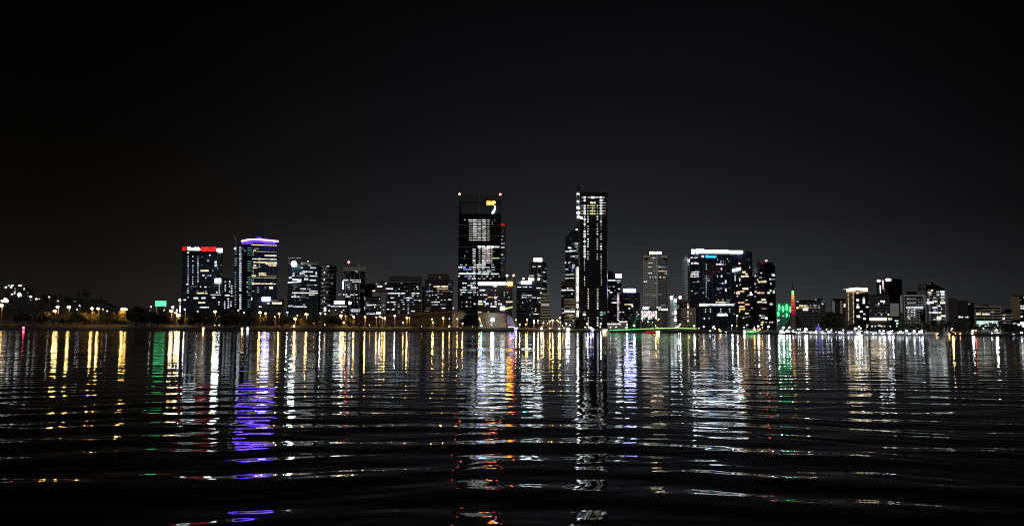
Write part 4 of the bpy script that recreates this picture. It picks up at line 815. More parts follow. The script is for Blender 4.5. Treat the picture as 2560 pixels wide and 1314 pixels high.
me = bpy.data.meshes.new('river')
me.vertices.add(nr * nc); me.vertices.foreach_set('co', np.stack([X, Y, Z], -1).astype(np.float32).ravel())
ii = (np.arange(nr - 1)[:, None] * nc + np.arange(nc - 1)[None, :])
q = np.stack([ii, ii + 1, ii + nc + 1, ii + nc], -1).reshape(-1)
nf = (nr - 1) * (nc - 1)
me.loops.add(nf * 4); me.loops.foreach_set('vertex_index', q.astype(np.int32))
me.polygons.add(nf); me.polygons.foreach_set('loop_start', np.arange(0, nf * 4, 4, dtype=np.int32)); me.polygons.foreach_set('loop_total', np.full(nf, 4, np.int32))
me.polygons.foreach_set('use_smooth', np.ones(nf, bool))
me.update(calc_edges=True); me.validate()
mw, nt, out = newmat('river_water')
p = N(nt, 'ShaderNodeBsdfPrincipled'); p.inputs['Base Color'].default_value = (.0012, .0018, .0022, 1); p.inputs['IOR'].default_value = 1.24
p.inputs['Roughness'].default_value = .04
g = N(nt, 'ShaderNodeNewGeometry'); sp = N(nt, 'ShaderNodeSeparateXYZ'); nt.links.new(g.outputs['Position'], sp.inputs[0])
def slope_noise(sx, sy, det, ox):
    mp = N(nt, 'ShaderNodeMapping'); mp.inputs['Scale'].default_value = (sx, sy, 1); mp.inputs['Location'].default_value = (ox, ox * .37, 0)
    nt.links.new(g.outputs['Position'], mp.inputs['Vector'])
    n = N(nt, 'ShaderNodeTexNoise'); n.inputs['Scale'].default_value = 1; n.inputs['Detail'].default_value = det; n.inputs['Roughness'].default_value = .55
    nt.links.new(mp.outputs[0], n.inputs['Vector'])
    c = N(nt, 'ShaderNodeSeparateColor'); nt.links.new(n.outputs['Color'], c.inputs[0])
    return mathn(nt, 'SUBTRACT', c.outputs[0], .5), mathn(nt, 'SUBTRACT', c.outputs[1], .5)
ax, ay = slope_noise(.55, 1.5, 3, 3.1)       # small ripples everywhere
bx, by = slope_noise(.10, .42, 3, 17.7)      # the swell, where the mesh is too coarse to carry it
def ramp(a, b, lo, hi):
    r = N(nt, 'ShaderNodeMapRange', interpolation_type='SMOOTHSTEP'); nt.links.new(sp.outputs['Y'], r.inputs[0])
    for i, v in ((1, a), (2, b), (3, lo), (4, hi)): r.inputs[i].default_value = v
    return r.outputs[0]
WAVE_A, WAVE_B = (.055, .13), (0.0, .17)
ka, kb = ramp(18, 150, *WAVE_A), ramp(60, 260, *WAVE_B)
gu, gv = slope_noise(.012, .075, 3, 41.3)    # gusts: rougher and calmer patches
gust = mathn(nt, 'MAXIMUM', mathn(nt, 'MULTIPLY_ADD', gu, 4.2, 1.0), .3)
kb = mathn(nt, 'MULTIPLY', kb, gust); sw_ = mathn(nt, 'MULTIPLY', gv, ramp(50, 160, 0.0, .085))
gx = mathn(nt, 'ADD', mathn(nt, 'MULTIPLY', mathn(nt, 'MULTIPLY', ax, ka), .85), mathn(nt, 'MULTIPLY', mathn(nt, 'MULTIPLY', bx, kb), .35))
gy = mathn(nt, 'ADD', sw_, mathn(nt, 'ADD', mathn(nt, 'MULTIPLY', ay, ka), mathn(nt, 'MULTIPLY', by, kb)))
cb = N(nt, 'ShaderNodeCombineXYZ'); nt.links.new(gx, cb.inputs[0]); nt.links.new(gy, cb.inputs[1])
ad = N(nt, 'ShaderNodeVectorMath', operation='ADD'); nt.links.new(g.outputs['Normal'], ad.inputs[0]); nt.links.new(cb.outputs[0], ad.inputs[1])
nn = N(nt, 'ShaderNodeVectorMath', operation='NORMALIZE'); nt.links.new(ad.outputs[0], nn.inputs[0]); nt.links.new(nn.outputs[0], p.inputs['Normal'])
df = N(nt, 'ShaderNodeBsdfDiffuse'); df.inputs['Color'].default_value = (.001, .0014, .0016, 1)       # near-black share mixed in to dim the reflections
mxw = N(nt, 'ShaderNodeMixShader'); mxw.inputs[0].default_value = .94; nt.links.new(df.outputs[0], mxw.inputs[1]); nt.links.new(p.outputs[0], mxw.inputs[2])
nt.links.new(mxw.outputs[0], out.inputs[0])
me.materials.append(mw)
ro = bpy.data.objects.new('river', me); C.objects.link(ro); tag(ro, 'calm dark river with long ripples carrying the city lights', None, kind='structure')
# ------------------------------------------------------------------ far shore
PX = list(range(-900, 3601, 20))
def strip(name, prof, mat, lab, jit=0.0, px=PX):
    b = MB(); rows = []
    r = random.Random(3)
    for x in px:
        d0 = at(x, 820, 1000); ux, uy = d0.x / d0.y, 1.0; row = []
        for off, z in prof(x):
            D = shore(x) + off; row.append((ux * D, D, z + (r.uniform(-jit, jit) if off > 0 else 0)))
        rows.append(row)
    k = len(rows[0])
    for row in rows: b.v += row
    for i in range(len(rows) - 1):
        for j in range(k - 1): b.f.append((i * k + j, (i + 1) * k + j, (i + 1) * k + j + 1, i * k + j + 1))
    o = b.build(name, mat); tag(o, lab, None, kind='structure'); return o
strip('bank', lambda x: [(.9, 1.3), (8, landz(x) * .55), (12, landz(x) * .68)], M['bank'], 'dark rocky river bank above the seawall', .25)
strip('lawn', lambda x: [(12, landz(x) * .68), (18, landz(x) * .86), (27, landz(x))], M['lawn'], 'sloping foreshore lawn along the top of the bank', .12)
strip('path', lambda x: [(27, landz(x) + .004), (31, landz(x) + .006)], M['path'], 'pale foreshore path along the top of the lawn')
strip('road', lambda x: [(31, landz(x)), (31.02, landz(x) - .1), (48, landz(x) - .1), (48.02, landz(x))], M['road'], 'riverside road behind the foreshore')
strip('ground', lambda x: [(48.02, landz(x)), (90, landz(x)), (300, landz(x)), (4000, landz(x) + 2)], M['hill'], 'flat city ground behind the riverside road')
sw = strip('seawall', lambda x: [(0, -1.5), (0, 1.2), (.9, 1.3)], M['stone'], 'low dark stone seawall along the far shore'); del sw['kind']; sw['category'] = 'seawall'
b = MB(); rows = []; r = random.Random(9)
HX = list(range(-900, 421, 12))
CREST = [(-900, 715), (-200, 735), (0, 742), (60, 741), (130, 747), (200, 746), (245, 745), (275, 757), (305, 770), (335, 788), (370, 803), (420, 820)]
for x in HX:
    y = lerp(CREST, x); row = []
    base = landz(x)
    for D, t in ((965, 0), (1010, .25), (1080, .6), (1150, .88), (1200, 1.0), (1260, .9), (1400, .3)):
        zc = max(base, at(x, y, 1200).z); q = at(x, 800, D); row.append((q.x, D, base - .4 + (zc - base) * t * (1 + r.uniform(-.05, .05) * (t > 0))))
    rows.append(row)
for row in rows: b.v += row
for i in range(len(rows) - 1):
    for j in range(6): b.f.append((i * 7 + j, (i + 1) * 7 + j, (i + 1) * 7 + j + 1, i * 7 + j + 1))
tag(b.build('hill', M['hill']), 'dark wooded hill rising at the left end of the shore', None, kind='structure')
def hillz(x, D):
    y = lerp(CREST, x); base = landz(x); zc = max(base, at(x, y, 1200).z)
    t = lerp([(965, 0), (1010, .25), (1080, .6), (1150, .88), (1200, 1.0), (1260, .9), (1400, .3)], D)
    return base - .4 + (zc - base) * t
# ------------------------------------------------------------------ naming places along the shore
MARKS = [(-50, 'the hillside towers'), (95, 'the wooded hill'), (285, 'the hill shoulder'), (360, 'the black fig grove'), (420, 'the green billboard'), (505, 'the red-crowned tower'), (570, 'the slim dark apartments'), (645, 'the violet-crowned tower'), (715, 'the gap beside the violet tower'),
         (757, 'the tower under the floodlight'), (818, 'the curved grey tower'), (886, 'the pale-finned tower'), (940, 'the low glass block'), (1010, 'the wide dark block'), (1096, 'the brown banded block'), (1155, 'the ribbed hall end'), (1230, 'the floodlit curved hall'), (1278, 'the blue-lit hall end'), (1320, 'the block with white rooftop signs'), (1363, 'the small cream block'),
         (1392, 'the sky gap beside the slanted roof'), (1425, 'the cream banded block'), (1480, 'the tall black tower'), (1530, 'the small tan block'), (1577, 'the blue-white signed block'), (1623, 'the pink-lamp market hall'), (1684, 'the slim white building'), (1722, 'the tan block by the bridge'), (1790, 'the cyan-signed tower'), (1860, 'the amber apartment tower'), (1912, 'the round apartment tower'),
         (1960, 'the green-washed building'), (1983, 'the bell tower'), (2027, 'the long two-storey-lit block'), (2095, 'the flat-roofed grey block'), (2144, 'the white-crowned hotel'), (2196, 'the long fascia pavilion'), (2243, 'the two-light kiosk'), (2282, 'the white gridded block'), (2340, 'the sloping-roof tower'), (2395, 'the blank brown block'), (2470, 'the white-lit pavilion'), (2530, 'the frame-cut tower')]
def near(x): return min(MARKS, key=lambda m_: abs(m_[0] - x))[1]
ORD = ['first', 'second', 'third', 'fourth', 'fifth', 'sixth', 'seventh', 'eighth', 'ninth', 'tenth', 'eleventh', 'twelfth', 'thirteenth', 'fourteenth', 'fifteenth']
def labelled(items, noun):
    """items: (x, adjective); labels that count from the left within each stretch of shore"""
    labs = {}; groups = {}
    for i, (x, adj) in enumerate(items): groups.setdefault((near(x), adj), []).append((x, i))
    for (pl, adj), l in groups.items():
        l.sort()
        for k, (x, i) in enumerate(l):
            labs[i] = (f'{adj} {noun} near {pl}' if len(l) == 1 else f'{adj} {noun} near {pl}, {ORD[k]} from the west').replace('  ', ' ')
    return [labs[i] for i in range(len(items))]
# ------------------------------------------------------------------ street lamps
# x, y of the lamp head; apparent diameter; kind; distance behind the water's edge
LAMPS = [(3, 763, 14, 'S', 60), (144, 767, 9, 'S', 60), (137, 777, 10, 'S', 52), (172, 767, 11, 'S', 60), (229.5, 770.5, 9.5, 'S', 36), (245.5, 771, 8.5, 'S', 38), (257.6, 772.5, 4, 's', 90), (306.5, 772, 10, 'S', 40), (314.5, 773, 10, 'S', 42), (145, 752, 4, 'L', 150), (123, 742, 4.4, 'L', 180), (199, 764, 3.6, 'L', 110), (193, 773, 3.4, 'L', 100), (268, 777, 3.6, 'L', 90),
         (373.5, 775, 4.4, 'L', 70), (410, 776.3, 8, 'L', 40), (427.7, 776.5, 8, 'S', 36), (432, 767.5, 10, 'L', 70), (439.5, 781.3, 6, 'S', 50), (445.5, 787.5, 12, 'S', 36), (442.5, 774.5, 5, 'L', 80), (377, 766, 4, 'L', 120), (462, 772.5, 5, 'L', 60), (494, 778, 4.5, 'L', 60), (537, 778.6, 8, 'S', 36), (596, 775.3, 4.2, 'L', 60), (610.5, 781, 3.6, 'L', 50), (649.5, 780.5, 9, 'S', 40), (663.7, 782.8, 6, 'S', 44), (697.5, 783.2, 7, 'S', 40), (718.5, 780.3, 5, 'L', 60), (687, 791.2, 3.6, 's', 50), (737.6, 796, 8.5, 'S', 34), (743.5, 788, 4.4, 's', 60), (766, 785.3, 8, 'S', 40), (785.5, 807.3, 6, 's', 30), (801, 782.6, 5, 'L', 70),
         (735, 814.5, 6.5, 'S', 15), (852.6, 789, 8, 'S', 40), (854.2, 779.5, 3.6, 'L', 70), (863.8, 789.5, 5, 's', 44), (859, 805.6, 6.5, 's', 32), (884.4, 791.4, 7, 'S', 38), (912.5, 791.9, 6, 'S', 40), (941, 792.3, 4.6, 's', 40), (949.4, 791, 5.5, 'L', 50), (955.7, 792.8, 5.4, 's', 42), (961.9, 794.7, 6.2, 'S', 30), (987, 789.2, 6.4, 'L', 44), (1007.8, 805.6, 6.2, 's', 32), (1017.4, 793.8, 7, 'S', 36), (1023.6, 794, 3.4, 's', 34), (1080, 797.4, 6, 's', 38), (1083, 806.2, 5.6, 's', 32), (1107.8, 794.8, 7, 'S', 36), (1123.5, 795.6, 3.4, 'L', 50), (1143.2, 796.6, 5, 's', 40), (1156.4, 808, 6, 's', 34), (1123.2, 815, 6, 's', 30), (1198.5, 797, 6, 's', 40), (1203.4, 813.8, 6, 'T', 26), (1228.8, 810, 4.6, 's', 34), (1290.2, 799, 5, 's', 44), (1299.2, 810.4, 5.4, 's', 36), (1318, 798.5, 5, 's', 40), (1314.8, 810, 4.6, 's', 34),
         (1334.8, 800.6, 5.4, 's', 36), (1335.4, 804.8, 5, 'L', 38), (1345.2, 800.2, 6, 'S', 34), (1358.5, 806, 5.2, 's', 36), (1374, 803, 5.6, 's', 36), (1381.7, 800.3, 7, 'S', 34), (1392.6, 800.2, 3.4, 's', 60), (1396.3, 803.6, 5, 's', 44), (1400.4, 794, 6, 's', 70), (1401, 805, 4.6, 's', 40), (1415.6, 808.8, 5, 'L', 40), (1409.5, 819.4, 5, 's', 26), (1375.8, 820, 5, 'L', 22), (1398, 821, 6.4, 'L', 10), (1353.6, 820.3, 9, 'L', 8), (1420, 823, 13, 'Q', 6), (1369, 808, 3, 's', 50), (1424, 812, 4, 'L', 36), (1406, 813, 4, 's', 30), (1468, 808.7, 5, 'L', 30), (1502, 809, 5.4, 'L', 30), (1463, 817, 4, 'L', 24), (1472, 817, 3.6, 'L', 24), (1501, 817, 3.8, 'L', 24), (1568, 811, 4.8, 'L', 40), (1566.4, 818, 5, 'L', 30), (1585.7, 813.2, 6, 'L', 40), (1620.4, 803.5, 4.4, 'L', 60), (1625, 806.6, 3.4, 'L', 60), (1639.2, 813.4, 5, 's', 40), (1643.7, 819, 4.6, 's', 30), (1695.5, 815, 5.6, 'L', 40), (1700, 810, 5, 'L', 50), (1735.6, 814.4, 5.4, 'L', 40), (1720, 801.6, 3.6, 'L', 70), (1723.5, 820.6, 5, 's', 24), (1647, 797, 3, 'L', 70), (1645, 800, 3, 's', 66),
         (1759.3, 816, 4.4, 'L', 30), (1781.7, 818, 3.6, 'L', 26), (1785.6, 815, 3.2, 'L', 30), (1787.2, 821, 3.6, 'L', 20), (1797.6, 822.6, 4, 's', 16), (1775, 826.6, 4, 'L', 6), (1801, 826.8, 6, 's', 6), (1814.8, 830, 4, 'L', 3), (1829.8, 812.6, 5.6, 'L', 40), (1842, 814, 3.4, 's', 36), (1860.3, 817.6, 4, 's', 30), (1843, 789, 5, 'L', 120), (1895.4, 815, 7, 'L', 30), (1921.4, 815.5, 7, 'L', 30), (1945.8, 799.8, 6, 'L', 80), (1958.3, 818.6, 8, 'L', 20), (1973.2, 817.6, 7, 'L', 22), (1995.6, 822.3, 3.6, 'L', 14), (2000.7, 822.3, 3.6, 'L', 14), (2014.6, 822.2, 10, 'Q', 14), (2066.4, 822.6, 3.6, 'L', 16), (2078.5, 824.6, 4, 'L', 14), (2108.4, 824.5, 4, 'L', 14), (2138.4, 820.8, 9, 'L', 20), (2147.3, 816.3, 5, 'L', 30), (2152.4, 819.6, 5, 'L', 24), (2199.2, 826.7, 4.6, 'L', 8), (2209, 826.2, 4.6, 'L', 8), (2230.8, 826.7, 4.6, 'L', 8), (2267, 826.2, 8, 'L', 10), (2285.6, 826.2, 8, 'L', 10), (2304.4, 826.6, 8, 'L', 10), (2380.4, 821.4, 6.4, 's', 24), (2363.6, 816.6, 4, 'L', 30), (2432, 826.4, 7, 'L', 14), (2430.6, 833.6, 6, 'L', 4), (2487.8, 816.5, 6.6, 'L', 30), (2491.2, 824.4, 5.6, 'L', 16), (2479.4, 832, 4.4, 'L', 8), (2498.8, 837, 4, 'L', 3), (2554, 830.6, 6.5, 'L', 10), (2533.7, 835.3, 6, 'X', 5), (2389, 833.6, 4.2, 's', 6), (2400.6, 833.5, 4.4, 's', 6), (2510, 812, 4, 'L', 40), (2458.6, 820, 3.4, 'L', 20), (2168, 816.4, 3, 's', 40), (812, 811, 3, 's', 26), (924, 812, 3, 's', 24)]
LAMPS += [(1886, 817, 3, 's', 24), (1868, 812, 3, 'L', 40), (1906, 818, 3.2, 's', 24), (2040, 827, 3.4, 'L', 10), (2090, 829, 3.2, 'L', 8), (2254, 828, 3.4, 's', 8), (2320, 832, 3.2, 'L', 6), (2345, 833, 3, 'L', 6), (1747, 820, 3.4, 's', 20), (1690, 818, 3.4, 'L', 24), (1526, 818, 3.4, 'L', 24), (1540, 817, 3.2, 'L', 24)]
ADJ = dict(S='tall amber', s='amber', L='white', Q='glaring white', T='teal-lit', X='violet-white')
KN = dict(S='street lamp', s='street lamp', L='lamp post', Q='floodlight', T='lamp post', X='lamp post')
labs = []
import itertools
allit = [(x, ('small ' if d < 4.5 else '') + ADJ[k]) for x, y, d, k, o in LAMPS]
byk = {}
for i, l in enumerate(LAMPS): byk.setdefault(KN[l[3]], []).append(i)
labs = [None] * len(LAMPS)
for noun, idx in byk.items():
    for i, t in zip(idx, labelled([allit[i] for i in idx], noun)): labs[i] = t
R0 = random.Random(31); POWER = {}
for kk, col, pw in (('S', (1, .50, .12), 6500), ('s', (1, .52, .14), 1900), ('L', (.93, .95, 1), 1500), ('Q', (.85, .95, 1), 4000), ('T', (.25, 1, .6), 1500), ('X', (.6, .55, 1), 1200)):
    ld = bpy.data.lights.new('lamp_light', 'POINT'); ld.energy = pw; ld.color = col; ld.shadow_soft_size = .5; POWER[kk] = ld
pk = MB(); pk.tube([(0, 0, 0), (0, 0, 1)], [.55, .35], 6); POLE = pk.mesh('pole', M['pole'])
ak = MB(); ak.tube([(0, 0, -.6), (0, -.7, .35), (0, -2.0, .5)], [.22, .2, .25], 5); ARM = ak.mesh('arm', M['pole'])
for (x, y, d, k, off), lab in zip(LAMPS, labs):
    D = shore(x) + off; q = at(x, y, D)
    z0 = hillz(x, D) if (x < 400 and D > 966) else (1.2 if off < 1 else lerp([(0.9, 1.3), (8, landz(x) * .55), (18, landz(x) * .86), (27, landz(x))], off))
    if q.z < z0 + 1.2: z0 = q.z - 1.2
    nm = {'Q': 'floodlight'}.get(k, 'street_lamp')
    t = thing(nm, (q.x, D + 2, z0), lab, 'street lamp' if nm == 'street_lamp' else 'floodlight', 'lamps along the far shore')
    place('pole', POLE, t, (q.x, D + 2, z0), 0, (1, 1, q.z - z0))
    place('arm', ARM, t, (q.x, D + 2, q.z), 0)
    s = d * D / F * (.5 if k == 's' else .6)
    wd = R0.uniform(1.25, 1.7) if k == 'S' and d >= 8 else R0.uniform(.95, 1.2)
    place('lamp_head', unit_ball(E[k]), t, q, 0, (s * wd, s * .8, s * R0.uniform(.72, .9)))
    if k in POWER and d >= 4.5:
        lo = bpy.data.objects.new('lamp_light', POWER[k]); C.objects.link(lo); lo.parent = t; lo.location = Vector((q.x, D - 1.2, q.z - s * .5 - .8)) - t.location
# floodlight washing the pavilion is added with it below
# ------------------------------------------------------------------ halls on the foreshore
def outline(name, pts, D, depth, mat, parent):
    b = MB(); f = [at(x, y, D) for x, y in pts]; n = Vector((0, depth, 0))
    b.quad(*f); b.quad(*[p + n for p in reversed(f)])
    for a, c in zip(f, f[1:] + f[:1]): b.quad(c, a, a + n, c + n)
    return b.build(name, mat, parent)
hall = thing('convention_hall', at(1030, 818, 1110), 'long ribbed hall with a rising pale roof edge, lit amber by street lamps', 'hall')
outline('wall', [(868, 820), (868, 790), (985, 790), (1040, 786), (1118, 780.5), (1118, 820)], 1105, 60, surf('ribbed_tan_wall', (.050, .040, .017), .8, var=.35, scale=.12), hall)
outline('recess', [(1118.2, 820), (1118.2, 781), (1131, 779.5), (1131, 820)], 1112, 50, M['brown'], hall)
outline('rounded_end', [(1131, 820), (1131, 779), (1150, 778), (1160, 780), (1162, 785), (1157, 796), (1146, 800), (1146, 820)], 1102, 50, M['pavil'], hall)
rf = MB(); q = [at(x, y, 1100) for x, y in ((868, 788.5), (985, 788.7), (1040, 784.7), (1120, 778.5), (1150, 776.8), (1160, 778.4))]; n = Vector((0, 62, 0))
for a, c in zip(q, q[1:]):
    h2 = Vector((0, 0, .9)); rf.quad(a - h2, c - h2, c + h2, a + h2); rf.quad(a + h2, c + h2, c + n + h2, a + n + h2); rf.quad(c - h2, a - h2, a + n - h2, c + n - h2)
rf.build('roof', M['brown'], hall)
rb = MB()
for i in range(60):
    x = 870 + i * 4.15; y = lerp([(868, 790.5), (985, 790.5), (1040, 786.5), (1118, 781)], x); a, c = at(x, 819, 1104.8), at(x, y, 1104.8); rb.box(((a.x + c.x) / 2, 1104.7, (a.z + c.z) / 2), (.35, .5, c.z - a.z))
rb.build('ribs', M['brown'], hall)
for x0, x1 in ((962, 978), (1040, 1048), (1086, 1094)):
    k = MB(); a, c = at(x0, 818, 1103), at(x1, 804, 1103); k.box(((a.x + c.x) / 2, 1103.6, (a.z + c.z) / 2), (c.x - a.x, 2, c.z - a.z)); k.build('entrance', M['brown'], hall)
hl = thing('curved_hall', at(1233, 818, 1098), 'pale curved hall end washed by a white floodlight, banded with horizontal ribs', 'hall')
b = MB(); n = 24; D0 = 1098
for i in range(n):
    for tt in (i, i + 1): pass
    x0, x1 = 1199 + 67 * i / n, 1199 + 67 * (i + 1) / n
    def pt(x, y):
        bul = 16 * math.sin(math.pi * (x - 1196) / 76); return at(x, y, D0 - bul)
    yt = lambda x: lerp([(1199, 782), (1210, 780.5), (1240, 781.5), (1266, 784)], x)
    m_ = 12
    for j in range(m_):
        f0, f1 = j / m_, (j + 1) / m_
        g0, g1 = pt(x0, 818 + (yt(x0) - 818) * f0), pt(x1, 818 + (yt(x1) - 818) * f0)
        g2, g3 = pt(x1, 818 + (yt(x1) - 818) * (f1 - .012)), pt(x0, 818 + (yt(x0) - 818) * (f1 - .012)); lean = Vector((0, -.35, 0))
        b.quad(g0, g1, g2 + lean, g3 + lean)
b.build('wall', M['pavil'], hl)
outline('core', [(1201, 818), (1201, 784), (1264, 786), (1264, 818)], 1104, 40, M['dark'], hl)
rf = MB()
q = [pt(x, yt(x)) for x in range(1199, 1268, 6)]
for a, c in zip(q, q[1:]): rf.quad(a, c, Vector((c.x, 1145, c.z)), Vector((a.x, 1145, a.z))); rf.quad(a + Vector((0, -1, -.3)), c + Vector((0, -1, -.3)), c + Vector((0, -1, .5)), a + Vector((0, -1, .5))); rf.quad(a + Vector((0, -1, .5)), c + Vector((0, -1, .5)), c, a)
rf.build('roof', M['dark'], hl)
dk = outline('entrance', [(1249, 819), (1249, 806), (1266, 806), (1266, 819)], 1082, 4, M['tan'], hl)
fl = thing('floodlight', at(1231, 818, 1066), 'glaring white floodlight on a post washing the curved hall', 'floodlight')
q = at(1231, 798.8, 1066); place('pole', POLE, fl, (q.x, 1066, fl.location.z), 0, (.6, .6, q.z - fl.location.z)); place('lamp_head', unit_ball(E['Q']), fl, q, 0, (4.6, 2.5, 4.2))
be = thing('blue_hall', at(1277, 818, 1092), 'small rounded hall end washed in blue light', 'hall')
outline('wall', [(1268, 820), (1267, 790), (1271, 787), (1277, 790), (1283, 799), (1287, 812), (1286, 820)], 1090, 30, surf('blue_light_tinted_metal', (.16, .18, .34), .5), be)  # bluish base colour carries the blue light on the metal
k = MB(); k.tube([at(1270.5, 787, 1088), at(1276.5, 792, 1088), at(1280, 800, 1088)], .5, 5); k.build('rim', M['pavil'], be)
k = MB(); k.box(at(1279, 817, 1076), (7, .8, .6)); k.build('uplight', E['K'], be)
ms = thing('leaning_mast', at(1204, 812, 1075), 'long pale mast leaning over the gap beside the curved hall', 'mast')
k = MB(); k.tube([at(1204.5, 813, 1075), at(1194, 777, 1075)], [.75, .4], 6); k.build('mast', M['conc'], ms)
# ------------------------------------------------------------------ billboard, beacon
bb = thing('billboard', at(402, 800, 1000), 'glowing mint green billboard above the dark trees', 'billboard')
k = MB()
for x in (392, 412): k.tube([at(x, 800, 1001), at(x, 764, 1001)], .5, 5)
k.build('posts', M['steel'], bb)
k = MB(); a, c = at(387.5, 765.5, 1000), at(416.5, 751, 1000); k.box(((a.x + c.x) / 2, 1000.6, (a.z + c.z) / 2), (c.x - a.x, 1, c.z - a.z)); k.build('frame', M['black'], bb)
k = MB(); a, c = at(388.3, 764.7, 1000), at(415.7, 751.9, 1000); k.box(((a.x + c.x) / 2, 999.8, (a.z + c.z) / 2), (c.x - a.x, .3, c.z - a.z)); k.build('panel', E['m'], bb)
pm = thing('sign_mast', at(450, 805, 980), 'thin mast carrying a green light bar and white lights, beside the red-crowned tower', 'mast')
k = MB(); k.tube([at(450, 805, 980), at(450, 748, 980)], .35, 5); k.build('mast', M['steel'], pm)
for y0, y1, kk in ((753, 761.5, 'G'), (765, 779, 'Z')):
    a, c = at(449, y1, 979), at(451.3, y0, 979); k = MB(); k.box(((a.x + c.x) / 2, 979, (a.z + c.z) / 2), (c.x - a.x, .5, c.z - a.z)); k.build('light_bar', E[kk], pm)
place('top_lamp', unit_ball(E['Z']), pm, at(449.4, 749.5, 979), 0, (2.4,) * 3)
chm = thing('channel_marker', at(59, 823.5, 868), 'red-lit channel marker pile standing in the water', 'channel marker')
k = MB(); k.tube([(chm.location.x, 868, -1), (chm.location.x, 868, at(59, 820, 868).z)], .4, 6); k.build('pile', M['bark'], chm)
k = MB(); k.box(at(59, 820.5, 867.6), (2.2, .4, 1.6)); k.build('topmark', M['tyre'], chm)
place('lamp', unit_ball(emis('marker_red_lamp', (1, .05, .12), 34, var=0, sample=True)), chm, at(59, 818.9, 867), 0, (1.9,) * 3)
# ------------------------------------------------------------------ footbridge
br = thing('footbridge', at(1634, 826, 850), 'green-lit footbridge with two leaning arches over the inlet', 'bridge')
DB = 850
dk = [(1524, 826.4), (1560, 825.2), (1600, 823.4), (1640, 821.8), (1690, 820.8), (1742, 822.6)]
k = MB(); g_ = [at(x, y, DB) for x, y in dk]
for a, c in zip(g_, g_[1:]):
    n = Vector((0, 5, 0)); h1 = Vector((0, 0, .7)); k.quad(a - h1, c - h1, c + h1 * .3, a + h1 * .3); k.quad(a + h1 * .3, c + h1 * .3, c + n + h1 * .3, a + n + h1 * .3); k.quad(a - h1, a + n - h1, c + n - h1, c - h1)
k.build('deck', M['dark'], br)
for i, (a, c) in enumerate(zip(g_, g_[1:])):
    k = MB(); v = Vector((0, -.3, 0)); h1, h2 = Vector((0, 0, .15)), Vector((0, 0, 1.05))
    k.quad(a + v + h1, c + v + h1, c + v + h2, a + v + h2); k.quad(a + h1, a + h2, c + h2, c + h1); k.quad(a + v + h2, c + v + h2, c + h2, a + h2)
    k.build('parapet_light', E['G' if i < 2 else 'H'], br)
for pts, mt, nm, yy in (([(1577, 824), (1581, 812), (1588, 802), (1596, 795.5), (1604, 793), (1612, 795), (1621, 802), (1630, 812), (1638, 822)], None, 'arch', -1), ([(1651, 824), (1659, 811), (1668, 799), (1679, 792), (1691, 790), (1702, 793), (1712, 802), (1719, 811), (1726, 822)], M['frame'], 'arch', 4)):
    k = MB(); k.tube([at(x, y, DB + yy + 3 * math.sin(math.pi * i / 8)) for i, (x, y) in enumerate(pts)], .55, 6)
    ar = k.build(nm, mt or emis('green_glow_arch', (.10, .85, .28), .16, var=.2, sample=True), br)  # green light on the first arch is put in as its own faint glow
    if mt is None: ar['label'] = 'green-lit arch'
    hb = MB()
    for (x, y) in pts[1:-1]: hb.tube([at(x, y, DB + yy + 1.5), at(x + (1607 - x) * .15 if mt is None else x, lerp(dk, x), DB + 1)], .07, 4)
    hb.build('hangers', M['steel'], br)
for x in (1577, 1651, 1726):
    k = MB(); a = at(x, lerp(dk, x) + .5, DB + 2); k.tube([(a.x, a.y, -1.5), (a.x, a.y, a.z)], [1.6, 1.1], 8); k.build('pier', M['grey'], br)
mp = thing('flagpole', at(1652.5, 822, 870), 'tall thin lamp mast rising beside the bridge arches', 'mast')
k = MB(); k.tube([at(1652.5, 822, 870), at(1652.5, 770, 870)], [.5, .25], 5); k.build('mast', M['steel'], mp)
mp = thing('flagpole', at(1638.5, 820, 905), 'square steel light mast in front of the pink-lamp market hall', 'mast')
k = MB(); k.tube([at(1637.6, 818, 905), at(1637.6, 745, 905)], .3, 4); k.tube([at(1640.2, 818, 905), at(1640.2, 745, 905)], .3, 4)
for y in range(747, 816, 6): k.tube([at(1637.6, y, 905), at(1640.2, y + 3, 905)], .15, 4)
k.build('mast', M['steel'], mp)
